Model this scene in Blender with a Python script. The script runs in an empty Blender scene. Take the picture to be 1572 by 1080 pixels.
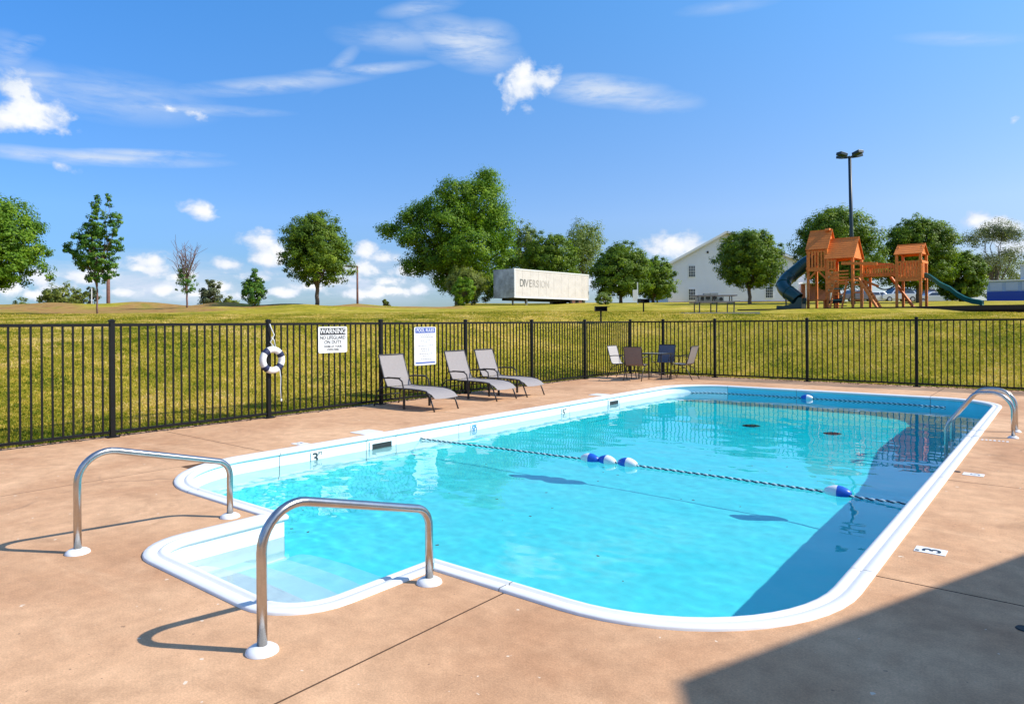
import bpy, bmesh, math, random
import numpy as np
from mathutils import Vector, Matrix, noise
from mathutils.geometry import delaunay_2d_cdt

sc = bpy.context.scene
C = sc.collection
R = math.radians
random.seed(7)
rng = np.random.default_rng(7)

# ------------------------------------------------------------------ camera
YAW = math.atan2(854, 1054)
CY, SY = math.cos(YAW), math.sin(YAW)
EYE = 1.57
cam = bpy.data.cameras.new('camera')
cam_o = bpy.data.objects.new('camera', cam)
C.objects.link(cam_o)
cam.sensor_width = 36
cam.lens = 36 * 1054 / 1572
cam.shift_y = -(540 - 495.35) / 1572
cam.clip_start = 0.05
cam.clip_end = 9000
cam_o.matrix_world = (Matrix.Translation((0, 0, EYE)) @ Matrix.Rotation(YAW, 4, 'Z')
                      @ Matrix.Rotation(math.pi / 2, 4, 'X') @ Matrix.Rotation(-0.00626, 4, 'Z'))
sc.camera = cam_o

# ------------------------------------------------------------------ sun, sky, exposure
SUN_EL = R(42)
SUN_DIR = Vector((0.857 * math.cos(SUN_EL), 0.515 * math.cos(SUN_EL), math.sin(SUN_EL)))   # towards the sun
sun = bpy.data.lights.new('sun', 'SUN')
sun.energy = 4.3
sun.angle = R(0.53)
sun.color = (1.0, 0.95, 0.87)
sun.cycles.is_caustics_light = True
sun_o = bpy.data.objects.new('sun', sun)
C.objects.link(sun_o)
sun_o.rotation_euler = (-SUN_DIR).to_track_quat('-Z', 'Y').to_euler()
sun_o.location = (20, 12, 30)

world = bpy.data.worlds.new('World')
sc.world = world
world.use_nodes = True
WN = world.node_tree
WN.nodes.clear()


def wn(kind, **kw):
    n = WN.nodes.new(kind)
    for k, v in kw.items():
        setattr(n, k, v)
    return n


def wl(a, b):
    WN.links.new(a, b)


def wmath(op, a, b=None, c=None, clamp=False):
    n = wn('ShaderNodeMath', operation=op)
    n.use_clamp = clamp
    for i, v in enumerate((a, b, c)):
        if v is None:
            continue
        if isinstance(v, (int, float)):
            n.inputs[i].default_value = v
        else:
            wl(v, n.inputs[i])
    return n.outputs[0]


sky = wn('ShaderNodeTexSky', sky_type='NISHITA')
sky.sun_disc = False
sky.sun_elevation = SUN_EL
sky.sun_rotation = math.atan2(0.857, 0.515)
sky.altitude = 300
sky.air_density = 1.0
sky.dust_density = 0.2
sky.ozone_density = 3.0
tint = wn('ShaderNodeMix', data_type='RGBA', blend_type='MULTIPLY')
tint.inputs[0].default_value = 1.0
wl(sky.outputs[0], tint.inputs[6])
tc = wn('ShaderNodeTexCoord')
sep = wn('ShaderNodeSeparateXYZ')
wl(tc.outputs['Generated'], sep.inputs[0])
dx, dy, dz = sep.outputs
# azimuth clockwise from the viewing direction and elevation, both in degrees
fr = wmath('ADD', wmath('MULTIPLY', dx, CY), wmath('MULTIPLY', dy, SY))
fw = wmath('ADD', wmath('MULTIPLY', dx, -SY), wmath('MULTIPLY', dy, CY))
az = wmath('MULTIPLY', wmath('ARCTAN2', fr, fw), 57.29578)
el = wmath('MULTIPLY', wmath('ARCSINE', dz), 57.29578)
comb = wn('ShaderNodeCombineXYZ')
wl(az, comb.inputs[0])
wl(el, comb.inputs[1])


# thin haze low down, deeper blue overhead and away from the sun
tr_ramp = wn('ShaderNodeValToRGB')
els_ = tr_ramp.color_ramp.elements
els_[0].position, els_[0].color = 0, (.185, .235, .30, 1)
els_[1].position, els_[1].color = .42, (.32, .62, .80, 1)
for p_, c_ in ((.05, (.235, .30, .385, 1)), (.14, (.36, .44, .555, 1))):
    els_.new(p_).color = c_
wl(wmath('DIVIDE', el, 60.0, clamp=True), tr_ramp.inputs[0])
warm = wmath('ADD', 1.0, wmath('MULTIPLY', wmath('MINIMUM', wmath('MAXIMUM', az, -50.0), 60.0), .0085))
tcol = wn('ShaderNodeMix', data_type='RGBA', blend_type='MULTIPLY')
tcol.inputs[0].default_value = 1
wl(tr_ramp.outputs[0], tcol.inputs[6])
wcomb = wn('ShaderNodeCombineXYZ')
wl(wmath('MULTIPLY', warm, 2.35), wcomb.inputs[0])
wl(wmath('MULTIPLY', wmath('POWER', warm, .35), 2.25), wcomb.inputs[1])
wcomb.inputs[2].default_value = 2.25
wl(wcomb.outputs[0], tcol.inputs[7])
wl(tcol.outputs[2], tint.inputs[7])


def wnoise(scale, detail, sx=1.0, sy=1.0, rough=0.55, off=0.0):
    m = wn('ShaderNodeMapping')
    m.inputs['Scale'].default_value = (sx, sy, 1)
    m.inputs['Location'].default_value = (off, off * 0.7, off * 0.3)
    wl(comb.outputs[0], m.inputs[0])
    n = wn('ShaderNodeTexNoise')
    n.inputs['Scale'].default_value = scale
    n.inputs['Detail'].default_value = detail
    n.inputs['Roughness'].default_value = rough
    n.inputs['Distortion'].default_value = 0.25
    wl(m.outputs[0], n.inputs[0])
    return n.outputs[0]


def blob(a, e, ra, re, rot=0.0, amp=1.0):
    """1 at the centre of a cloud, falling to 0 on an ellipse round it (degrees)"""
    da = wmath('SUBTRACT', az, a)
    de = wmath('SUBTRACT', el, e)
    c, s = math.cos(R(rot)), math.sin(R(rot))
    u = wmath('ADD', wmath('MULTIPLY', da, c / ra), wmath('MULTIPLY', de, s / ra))
    v = wmath('ADD', wmath('MULTIPLY', da, -s / re), wmath('MULTIPLY', de, c / re))
    q = wmath('SQRT', wmath('ADD', wmath('MULTIPLY', u, u), wmath('MULTIPLY', v, v)))
    return wmath('MULTIPLY', wmath('SUBTRACT', 1.0, q, clamp=True), amp)


def px2ang(x, y):
    yy = 495.35 - 0.00626 * (x - 786)
    a = math.atan((x - 786) / 1054)
    return math.degrees(a), math.degrees(math.atan((yy - y) / 1054 * math.cos(a)))


def cloud(x, y, hw, hh, rot=0.0, amp=1.0):
    a, e = px2ang(x, y)
    k = math.cos(R(a))
    return blob(a, e, math.degrees(hw / 1054) * k * k, math.degrees(hh / 1054) * k, rot, amp)


def vmax(items):
    o = items[0]
    for i in items[1:]:
        o = wmath('MAXIMUM', o, i)
    return o


puffs = vmax([cloud(*q) for q in [
    (55, 168, 95, 52, -14, 1.0), (25, 140, 55, 42), (10, 185, 60, 30),
    (805, 128, 48, 46, 0, 1.15), (835, 122, 45, 28), (782, 168, 18, 14, 0, .6),
    (308, 325, 46, 21, -10, 1.0), (305, 175, 34, 14, -20, .62), (92, 254, 40, 13, -12, .62), (262, 166, 26, 9, 0, .6),
    (402, 372, 45, 30, 0, 1.1), (425, 385, 50, 28), (232, 402, 50, 24, 0, 1.05), (215, 412, 48, 18),
    (352, 407, 44, 18, 0, .9), (590, 396, 48, 16, 0, 1.0), (560, 385, 30, 22),
    (130, 425, 50, 24), (95, 445, 60, 26), (20, 440, 48, 32, 0, 1.0), (275, 425, 46, 20), (190, 450, 60, 15),
    (400, 425, 60, 18), (440, 448, 60, 15), (520, 430, 66, 22, 0, 1.0), (600, 432, 62, 18), (560, 450, 80, 15),
    (640, 446, 50, 16), (330, 440, 60, 14), (700, 425, 70, 22),
    (1038, 378, 75, 32, 0, 1.15), (1010, 385, 40, 20), (1085, 388, 50, 22), (1500, 336, 36, 20, 0, 1.1),
    (1530, 350, 60, 26, -15, 1.1), (1560, 380, 60, 36), (1558, 185, 14, 12, 0, .75), (790, 430, 90, 24), (940, 430, 90, 24), (1250, 440, 90, 26),
    (240, 415, 70, 26), (160, 420, 60, 20), (310, 452, 70, 14), (480, 415, 60, 26), (555, 412, 70, 24), (620, 415, 50, 22), (590, 445, 70, 18), (50, 425, 60, 28), (60, 452, 80, 14),
    (380, 455, 70, 12), (410, 395, 50, 26), (470, 440, 60, 16), (250, 445, 60, 14)]])
veils = vmax([cloud(*q) for q in [
    (715, 68, 105, 38, -14, 1.0), (650, 12, 75, 14, 10, .6), (620, 60, 120, 24, 0, .5), (745, 60, 60, 30, 0, .8),
    (930, 140, 115, 26, -6, 1.0), (900, 125, 60, 13, 0, .8), (1000, 155, 90, 20, -6, .7),
    (160, 243, 230, 13, 3, .95), (60, 238, 120, 14, 0, .9), (230, 236, 130, 8, 4, .9),
    (260, 165, 220, 11, 3, .65), (430, 130, 190, 15, 10, .7), (560, 108, 130, 10, 8, .75), (520, 104, 60, 13, 45, .5),
    (180, 150, 190, 42, 0, .5), (35, 72, 46, 14, 30, .85), (15, 80, 40, 34, 0, .6), (60, 115, 80, 9, 8, .6), (60, 130, 90, 40, 0, .5),
    (1480, 60, 120, 12, -12, .35), (1120, 10, 90, 12, 0, .3),
    (560, 430, 220, 50, 0, 1.05), (230, 440, 280, 60, 0, 1.05), (0, 440, 160, 60, 0, .6), (1000, 430, 300, 60, 0, .6), (1500, 420, 240, 60, 0, .6)]])
# the sky outside the frame carries scattered cloud, made thicker to whiten the ambient light
far_n = wnoise(0.035, 6, 1, 2.2, .6, 31.0)
beyond = wmath('MULTIPLY', wmath('SUBTRACT', wmath('ABSOLUTE', az), 42.0, clamp=True), 1.0, clamp=True)
ext = wmath('MULTIPLY', wmath('MULTIPLY', wmath('SUBTRACT', far_n, 0.50, clamp=True), 6.0, clamp=True), beyond)

n1 = wnoise(0.55, 9, 1, 1.25, .58)
n2 = wnoise(0.22, 9, 1, 4.5, .62, 5.0)
dens = wmath('ADD', puffs, wmath('MULTIPLY', wmath('SUBTRACT', n1, 0.5), 2.0))
inside = wmath('MULTIPLY', puffs, 4.0, clamp=True)
cum = wmath('MULTIPLY', wmath('MULTIPLY', wmath('SUBTRACT', dens, 0.22), 1.9, clamp=True), inside)
vd = wmath('MULTIPLY', veils, wmath('ADD', wmath('MULTIPLY', wmath('SUBTRACT', n2, 0.42), 3.6), 0.45, clamp=True))
vd = wmath('MULTIPLY', vd, 1.05, clamp=True)
cover = wmath('MAXIMUM', cum, wmath('MAXIMUM', vd, ext))
# cloud tone: white heads, blue-grey bases and thin parts
n1up = wnoise(0.30, 4, 1, 1.6, .5, 2.0)
tone = wmath('MULTIPLY', wmath('SUBTRACT', wmath('ADD', dens, wmath('MULTIPLY', wmath('SUBTRACT', n1up, .5), 1.6)), 0.30), 1.25, clamp=True)
ccol = wn('ShaderNodeMix', data_type='RGBA')
wl(tone, ccol.inputs[0])
ccol.inputs[6].default_value = (4.9, 5.7, 7.0, 1)
ccol.inputs[7].default_value = (7.7, 7.8, 8.0, 1)
fin = wn('ShaderNodeMix', data_type='RGBA')
wl(cover, fin.inputs[0])
wl(tint.outputs[2], fin.inputs[6])
wl(ccol.outputs[2], fin.inputs[7])
bg = wn('ShaderNodeBackground')
bg.inputs[1].default_value = 0.1
wl(fin.outputs[2], bg.inputs[0])
wo = wn('ShaderNodeOutputWorld')
wl(bg.outputs[0], wo.inputs[0])
world.cycles.sampling_method = 'MANUAL'
world.cycles.sample_map_resolution = 512

sc.view_settings.view_transform = 'Standard'
sc.view_settings.look = 'None'
sc.view_settings.gamma = 1
sc.view_settings.use_curve_mapping = False
sc.view_settings.exposure = 0.42
sc.cycles.max_bounces = 10
sc.cycles.transparent_max_bounces = 8
sc.cycles.use_denoising = True
sc.cycles.sample_clamp_indirect = 6
sc.cycles.caustics_refractive = True
sc.cycles.caustics_reflective = False


# ------------------------------------------------------------------ helpers
def at(px, w, z=None):
    """site position from a bearing (photograph column) and a depth in metres"""
    r = (px - 786) / 1054 * w
    x, y = r * CY - w * SY, r * SY + w * CY
    return Vector((x, y, ground(x, y) if z is None else z))


def smooth(t):
    t = min(1, max(0, t))
    return t * t * (3 - 2 * t)


BW = [0, 10, 16, 20, 24, 29, 36, 42, 50, 66, 95, 130, 400]
BZ = [.95, 1.0, 1.25, 1.50, 1.68, 1.87, 2.14, 2.36, 2.72, 3.35, 4.25, 4.3, -6]
BED = (-2.0, 0)


def ground(x, y):
    r, w = x * CY + y * SY, -x * SY + y * CY
    sx, sy = max(-10.62 - x, 0.0), max(y - 18.85, 0.0)
    s = math.hypot(sx, sy)
    if s <= 0:
        return -0.10
    base = float(np.interp(w, BW, BZ)) if w > 0 else .95
    t = r / max(w, 1.0)
    lf = 1 - smooth((t + .16) / .09)
    if w > 46 and lf > 0:
        base += lf * (max(2.75 - (w - 50) * .075, -8) - base) * smooth((w - 46) / 6)
    n = noise.noise(Vector((x * .12, y * .12, 3.1))) * .12 + noise.noise(Vector((x * .6, y * .6, 1.1))) * .03
    lf2 = 1 - smooth((t + .30) / .15)
    berm = lf2 * math.exp(-((w - 47) / 5.5) ** 2) * (.40 + .45 * noise.noise(Vector((x * .22, y * .22, 8))))
    # level bed under the play set
    z = (base + berm + n * smooth(w / 30 if w > 0 else 0)) * smooth(s / 7.5)
    if 29.5 < w < 38.5 and r > 11:
        k = smooth((r - 11) / 2) * smooth((w - 29.5) / 1.5) * smooth((38.5 - w) / 1.5)
        z += (2.12 - z) * k
    return z


class MB:
    def __init__(self):
        self.v, self.f, self.mi = [], [], []

    def add(self, vs, fs, m=0):
        o = len(self.v)
        self.v += [tuple(p) for p in vs]
        self.f += [tuple(i + o for i in f) for f in fs]
        self.mi += [m] * len(fs)
        return self

    def box(self, c, s, rot=None, m=0, taper=1.0):
        c = Vector(c)
        hx, hy, hz = s[0] / 2, s[1] / 2, s[2] / 2
        vs = []
        for z in (-hz, hz):
            k = taper if z > 0 else 1.0
            for a, b in ((-1, -1), (1, -1), (1, 1), (-1, 1)):
                p = Vector((a * hx * k, b * hy * k, z))
                if rot is not None:
                    p = rot @ p
                vs.append(c + p)
        return self.add(vs, [(3, 2, 1, 0), (4, 5, 6, 7), (0, 1, 5, 4), (1, 2, 6, 5), (2, 3, 7, 6), (3, 0, 4, 7)], m)

    def beam(self, a, b, w, h, m=0, up=(0, 0, 1)):
        """a bar of section w x h from a to b"""
        a, b = Vector(a), Vector(b)
        d = b - a
        L = d.length
        z = d.normalized()
        u = Vector(up)
        if abs(z.dot(u)) > .98:
            u = Vector((0, 1, 0))
        x = u.cross(z).normalized()
        y = z.cross(x)
        rot = Matrix((x, y, z)).transposed()
        return self.box((a + b) / 2, (w, h, L), rot, m)

    def tube(self, path, r, n=10, m=0, caps=True, closed=False):
        P = [Vector(p) for p in path]
        k = len(P)
        rs = r if isinstance(r, (list, tuple)) else [r] * k
        up = None
        vs = []
        for i in range(k):
            if closed:
                d = (P[(i + 1) % k] - P[i - 1]).normalized()
            else:
                d = (P[min(i + 1, k - 1)] - P[max(i - 1, 0)]).normalized()
            if up is None:
                up = Vector((0, 0, 1)) if abs(d.z) < .9 else Vector((1, 0, 0))
            x = up.cross(d)
            if x.length < 1e-5:
                x = Vector((1, 0, 0)).cross(d)
            x.normalize()
            y = d.cross(x)
            up = y
            for j in range(n):
                a = 2 * math.pi * j / n
                vs.append(P[i] + (x * math.cos(a) + y * math.sin(a)) * rs[i])
        fs = []
        for i in range(k if closed else k - 1):
            for j in range(n):
                a, b = i * n + j, i * n + (j + 1) % n
                c, d2 = ((i + 1) % k) * n + (j + 1) % n, ((i + 1) % k) * n + j
                fs.append((a, b, c, d2))
        if caps and not closed:
            fs.append(tuple(range(n - 1, -1, -1)))
            fs.append(tuple(range((k - 1) * n, k * n)))
        return self.add(vs, fs, m)

    def lathe(self, prof, n=16, c=(0, 0, 0), axis='Z', m=0):
        c = Vector(c)
        vs = []
        for (r, z) in prof:
            for j in range(n):
                a = 2 * math.pi * j / n
                p = (r * math.cos(a), r * math.sin(a), z)
                if axis == 'X':
                    p = (p[2], p[0], p[1])
                elif axis == 'Y':
                    p = (p[1], p[2], p[0])
                vs.append(c + Vector(p))
        fs = []
        for i in range(len(prof) - 1):
            for j in range(n):
                fs.append((i * n + j, i * n + (j + 1) % n, (i + 1) * n + (j + 1) % n, (i + 1) * n + j))
        return self.add(vs, fs, m)

    def prism(self, poly, a, b, axis='Z', m=0):
        """poly in the plane across axis, from a to b along it"""
        def p3(u, v, t):
            return {'X': (t, u, v), 'Y': (u, t, v), 'Z': (u, v, t)}[axis]
        n = len(poly)
        vs = [p3(u, v, a) for u, v in poly] + [p3(u, v, b) for u, v in poly]
        fs = [tuple(range(n - 1, -1, -1)), tuple(range(n, 2 * n))]
        fs += [(i, (i + 1) % n, n + (i + 1) % n, n + i) for i in range(n)]
        return self.add(vs, fs, m)


def tag(o, label=None, cat=None, group=None, kind=None):
    for k, v in (('label', label), ('category', cat), ('group', group), ('kind', kind)):
        if v:
            o[k] = v
    return o


def obj(name, mb, mats, parent=None, smooth_=False, fix=True, bevel=0, auto=None):
    me = bpy.data.meshes.new(name)
    me.from_pydata(mb.v, [], mb.f)
    if not isinstance(mats, (list, tuple)):
        mats = [mats]
    for m in mats:
        me.materials.append(m)
    if len(mats) > 1:
        me.polygons.foreach_set('material_index', mb.mi)
    if fix or bevel:
        bm = bmesh.new()
        bm.from_mesh(me)
        if fix:
            bmesh.ops.recalc_face_normals(bm, faces=bm.faces)
        if bevel:
            es = [e for e in bm.edges if len(e.link_faces) == 2 and e.calc_face_angle(0) > .5]
            bmesh.ops.bevel(bm, geom=es, offset=bevel, segments=2, affect='EDGES', profile=.6)
        bm.to_mesh(me)
        bm.free()
    if smooth_ or auto:
        me.polygons.foreach_set('use_smooth', [True] * len(me.polygons))
        if auto:
            me.set_sharp_from_angle(angle=R(auto))
    o = bpy.data.objects.new(name, me)
    C.objects.link(o)
    if parent:
        o.parent = parent
    return o


def thing(name, label, cat, loc=(0, 0, 0), rz=0, group=None, kind=None):
    o = bpy.data.objects.new(name, None)
    C.objects.link(o)
    o.location = loc
    o.rotation_euler.z = rz
    o.empty_display_size = .2
    return tag(o, label, cat, group, kind)


def copy_tree(o, parent=None):
    c = o.copy()
    C.objects.link(c)
    c.parent = parent
    for ch in list(o.children):
        copy_tree(ch, c)
    return c


def share(proto, parent, loc):
    o = bpy.data.objects.new(proto.name.split('.')[0], proto.data)
    C.objects.link(o)
    o.parent = parent
    o.location = loc
    return o


_mats = {}


def mat(name, col, rough=.6, metal=0.0, spec=.5, coat=0.0, noise_amt=0.0, nscale=8.0, bump=0.0, bscale=60.0, col2=None):
    if name in _mats:
        return _mats[name]
    m = bpy.data.materials.new(name)
    m.use_nodes = True
    nt = m.node_tree
    b = nt.nodes['Principled BSDF']
    b.inputs['Base Color'].default_value = (*col, 1)
    b.inputs['Roughness'].default_value = rough
    b.inputs['Metallic'].default_value = metal
    b.inputs['Specular IOR Level'].default_value = spec
    b.inputs['Coat Weight'].default_value = coat
    t = nt.nodes.new('ShaderNodeTexCoord')
    if noise_amt or col2:
        n = nt.nodes.new('ShaderNodeTexNoise')
        n.inputs['Scale'].default_value = nscale
        n.inputs['Detail'].default_value = 6
        n.inputs['Roughness'].default_value = .65
        nt.links.new(t.outputs['Object'], n.inputs['Vector'])
        rp = nt.nodes.new('ShaderNodeValToRGB')
        c2 = col2 or tuple(min(1, c * (1 + noise_amt)) for c in col)
        c1 = col if col2 else tuple(c * (1 - noise_amt) for c in col)
        rp.color_ramp.elements[0].position = .33
        rp.color_ramp.elements[1].position = .68
        rp.color_ramp.elements[0].color = (*c1, 1)
        rp.color_ramp.elements[1].color = (*c2, 1)
        nt.links.new(n.outputs[0], rp.inputs[0])
        nt.links.new(rp.outputs[0], b.inputs['Base Color'])
    if bump:
        n = nt.nodes.new('ShaderNodeTexNoise')
        n.inputs['Scale'].default_value = bscale
        n.inputs['Detail'].default_value = 4
        nt.links.new(t.outputs['Object'], n.inputs['Vector'])
        bp = nt.nodes.new('ShaderNodeBump')
        bp.inputs['Strength'].default_value = bump
        bp.inputs['Distance'].default_value = .01
        nt.links.new(n.outputs[0], bp.inputs['Height'])
        nt.links.new(bp.outputs[0], b.inputs['Normal'])
    _mats[name] = m
    return m


def nodes_of(m):
    nt = m.node_tree

    def N(kind, **kw):
        n = nt.nodes.new(kind)
        for k, v in kw.items():
            setattr(n, k, v)
        return n
    return nt, N, nt.links.new


# ------------------------------------------------------------------ materials
def concrete_mat():
    m = bpy.data.materials.new('tan_concrete')
    m.use_nodes = True
    nt, N, L = nodes_of(m)
    b = nt.nodes['Principled BSDF']
    b.inputs['Roughness'].default_value = .85
    b.inputs['Specular IOR Level'].default_value = .25
    t = N('ShaderNodeTexCoord')

    def nz(scale, det, rough=.6, src=None, dist=0):
        n = N('ShaderNodeTexNoise')
        n.inputs['Scale'].default_value = scale
        n.inputs['Detail'].default_value = det
        n.inputs['Roughness'].default_value = rough
        n.inputs['Distortion'].default_value = dist
        L(src or t.outputs['Object'], n.inputs['Vector'])
        return n.outputs[0]

    def ramp(src, a, b_, ca, cb):
        r = N('ShaderNodeValToRGB')
        r.color_ramp.elements[0].position = a
        r.color_ramp.elements[1].position = b_
        r.color_ramp.elements[0].color = (*ca, 1)
        r.color_ramp.elements[1].color = (*cb, 1)
        L(src, r.inputs[0])
        return r.outputs[0]

    def mix(a, b_, fac, mode='MIX'):
        x = N('ShaderNodeMix', data_type='RGBA', blend_type=mode)
        for s, v in ((0, fac), (6, a), (7, b_)):
            if isinstance(v, (int, float)):
                x.inputs[s].default_value = v
            elif isinstance(v, tuple):
                x.inputs[s].default_value = (*v, 1)
            else:
                L(v, x.inputs[s])
        return x.outputs[2]
    base = ramp(nz(.55, 7, .62, dist=.4), .36, .66, (.52, .282, .148), (.72, .44, .25))
    mp = N('ShaderNodeMapping')
    mp.inputs['Scale'].default_value = (.5, 2.0, 1)
    mp.inputs['Rotation'].default_value = (0, 0, .5)
    L(t.outputs['Object'], mp.inputs[0])
    pale = ramp(nz(1.1, 6, .65, mp.outputs[0], .6), .56, .74, (0, 0, 0), (1, 1, 1))
    base = mix(base, (.76, .48, .28), mix((0, 0, 0), pale, .55))
    stain = ramp(nz(.9, 5, .6, dist=1.0), .30, .42, (1, 1, 1), (0, 0, 0))
    base = mix(base, (.36, .20, .105), mix((0, 0, 0), stain, .5))
    speck = ramp(nz(95, 3, .7), .36, .66, (.86, .86, .86), (1.12, 1.12, 1.12))
    base = mix(base, speck, 1.0, 'MULTIPLY')
    mott = ramp(nz(6, 6, .7), .3, .72, (.80, .79, .78), (1.12, 1.12, 1.12))
    base = mix(base, mott, 1.0, 'MULTIPLY')
    chips = ramp(nz(13, 2, .5), .735, .75, (0, 0, 0), (1, 1, 1))
    base = mix(base, (.74, .60, .45), chips)
    dark = ramp(nz(21, 2, .5), .245, .262, (1, 1, 1), (0, 0, 0))
    base = mix(base, (.20, .12, .07), mix((0, 0, 0), dark, .7))
    # hairline cracks
    vo = N('ShaderNodeTexVoronoi', feature='DISTANCE_TO_EDGE')
    vo.inputs['Scale'].default_value = .23
    wv = N('ShaderNodeMix', data_type='VECTOR')
    nn = N('ShaderNodeTexNoise')
    nn.inputs['Scale'].default_value = 2.2
    nn.inputs['Detail'].default_value = 5
    L(t.outputs['Object'], nn.inputs['Vector'])
    wv.inputs[0].default_value = .22
    L(t.outputs['Object'], wv.inputs[4])
    L(nn.outputs[1], wv.inputs[5])
    L(wv.outputs[1], vo.inputs['Vector'])
    cr = ramp(vo.outputs['Distance'], .0006, .0018, (1, 1, 1), (0, 0, 0))
    gate = ramp(nz(.45, 3), .52, .6, (0, 0, 0), (1, 1, 1))
    base = mix(base, (.25, .15, .09), mix((0, 0, 0), mix(cr, gate, 1.0, 'MULTIPLY'), .75))
    L(base, b.inputs['Base Color'])
    h1 = nz(160, 3, .7)
    h2 = nz(5, 5, .6)
    a = N('ShaderNodeMath', operation='MULTIPLY_ADD')
    L(h2, a.inputs[0])
    a.inputs[1].default_value = 2.5
    L(h1, a.inputs[2])
    bp = N('ShaderNodeBump')
    bp.inputs['Strength'].default_value = .35
    bp.inputs['Distance'].default_value = .004
    L(a.outputs[0], bp.inputs['Height'])
    L(bp.outputs[0], b.inputs['Normal'])
    return m


def ground_mat():
    m = bpy.data.materials.new('grass_ground')
    m.use_nodes = True
    nt, N, L = nodes_of(m)
    b = nt.nodes['Principled BSDF']
    b.inputs['Roughness'].default_value = .95
    b.inputs['Specular IOR Level'].default_value = .1
    t = N('ShaderNodeTexCoord')
    at_ = N('ShaderNodeAttribute', attribute_name='soil')

    def nz(scale, det, rough=.6, sc3=(1, 1, 1)):
        mp = N('ShaderNodeMapping')
        mp.inputs['Scale'].default_value = sc3
        L(t.outputs['Object'], mp.inputs[0])
        n = N('ShaderNodeTexNoise')
        n.inputs['Scale'].default_value = scale
        n.inputs['Detail'].default_value = det
        n.inputs['Roughness'].default_value = rough
        L(mp.outputs[0], n.inputs['Vector'])
        return n.outputs[0]

    def ramp(src, stops):
        r = N('ShaderNodeValToRGB')
        els = r.color_ramp.elements
        while len(els) < len(stops):
            els.new(.5)
        for e, (p, c) in zip(els, stops):
            e.position = p
            e.color = (*c, 1)
        L(src, r.inputs[0])
        return r.outputs[0]

    def mix(a, b_, fac, mode='MIX'):
        x = N('ShaderNodeMix', data_type='RGBA', blend_type=mode)
        for s, v in ((0, fac), (6, a), (7, b_)):
            if isinstance(v, (int, float)):
                x.inputs[s].default_value = v
            elif isinstance(v, tuple):
                x.inputs[s].default_value = (*v, 1)
            else:
                L(v, x.inputs[s])
        return x.outputs[2]
    g = ramp(nz(.35, 8, .68), [(.32, (.20, .21, .015)), (.5, (.38, .32, .030)), (.68, (.60, .44, .11))])
    g2 = ramp(nz(3.2, 6, .72), [(.3, (.55, .62, .5)), (.55, (1, 1, 1)), (.75, (1.45, 1.25, 1.2))])
    g = mix(g, g2, .8, 'MULTIPLY')
    fine = ramp(nz(22, 5, .8), [(.3, (.4, .45, .4)), (.7, (1.6, 1.5, 1.4))])
    g = mix(g, fine, .8, 'MULTIPLY')
    soil = ramp(nz(.8, 7, .7), [(.3, (.20, .10, .03)), (.5, (.40, .235, .075)), (.62, (.24, .20, .03)), (.8, (.50, .34, .14))])
    jm = N('ShaderNodeMath', operation='MULTIPLY_ADD')
    L(nz(1.6, 6, .75), jm.inputs[0])
    jm.inputs[1].default_value = 1.6
    L(at_.outputs['Fac'], jm.inputs[2])
    ms = N('ShaderNodeMapRange')
    ms.inputs[1].default_value = 1.15
    ms.inputs[2].default_value = 1.45
    L(jm.outputs[0], ms.inputs[0])
    c = mix(g, soil, ms.outputs[0])
    L(c, b.inputs['Base Color'])
    bp = N('ShaderNodeBump')
    bp.inputs['Strength'].default_value = .8
    bp.inputs['Distance'].default_value = .05
    L(nz(16, 6, .8), bp.inputs['Height'])
    L(bp.outputs[0], b.inputs['Normal'])
    return m


def leaf_mat(name, cols, trans=.35, spec=.35):
    m = bpy.data.materials.new(name)
    m.use_nodes = True
    nt, N, L = nodes_of(m)
    nt.nodes.clear()
    a = N('ShaderNodeAttribute', attribute_name='tone')
    r = N('ShaderNodeValToRGB')
    els = r.color_ramp.elements
    while len(els) < len(cols):
        els.new(.5)
    for i, (e, c) in enumerate(zip(els, cols)):
        e.position = i / (len(cols) - 1)
        e.color = (*c, 1)
    L(a.outputs['Fac'], r.inputs[0])
    p = N('ShaderNodeBsdfPrincipled')
    p.inputs['Roughness'].default_value = .5
    p.inputs['Specular IOR Level'].default_value = spec
    L(r.outputs[0], p.inputs['Base Color'])
    tr = N('ShaderNodeBsdfTranslucent')
    ml = N('ShaderNodeMix', data_type='RGBA', blend_type='MULTIPLY')
    ml.inputs[0].default_value = 1
    ml.inputs[7].default_value = (1.25, 1.35, .55, 1)
    L(r.outputs[0], ml.inputs[6])
    L(ml.outputs[2], tr.inputs[0])
    mx = N('ShaderNodeMixShader')
    mx.inputs[0].default_value = trans
    L(p.outputs[0], mx.inputs[1])
    L(tr.outputs[0], mx.inputs[2])
    o = N('ShaderNodeOutputMaterial')
    L(mx.outputs[0], o.inputs[0])
    return m


M_CONC = concrete_mat()
M_GROUND = ground_mat()
M_BLACK = mat('black_fence_paint', (.008, .008, .008), .5, spec=.22, noise_amt=.3, nscale=3)
M_STEEL = mat('stainless_steel', (.50, .48, .46), .27, metal=1.0, noise_amt=.10, nscale=14, bump=.04, bscale=40)
M_WHITEPL = mat('white_plastic', (.80, .80, .78), .4, noise_amt=.04, nscale=10)
M_COPING = mat('white_coping', (.76, .755, .73), .55, spec=.3, noise_amt=.03, nscale=3, bump=.05, bscale=30)
M_WALLW = mat('white_wall_panel', (.90, .96, .97), .5, spec=.3, noise_amt=.03, nscale=3)
M_WALL_SHADE = mat('shaded_aqua_wall_panel', (.16, .72, .86), .45, noise_amt=.05, nscale=3)  # white panel in shade, with the pool's blue glow painted in
M_STEP = mat('white_acrylic_step', (.90, .97, .97), .45, noise_amt=.04, nscale=4)
M_SLING = mat('grey_sling_fabric', (.30, .268, .255), .8, noise_amt=.06, nscale=30, bump=.25, bscale=250)
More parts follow.
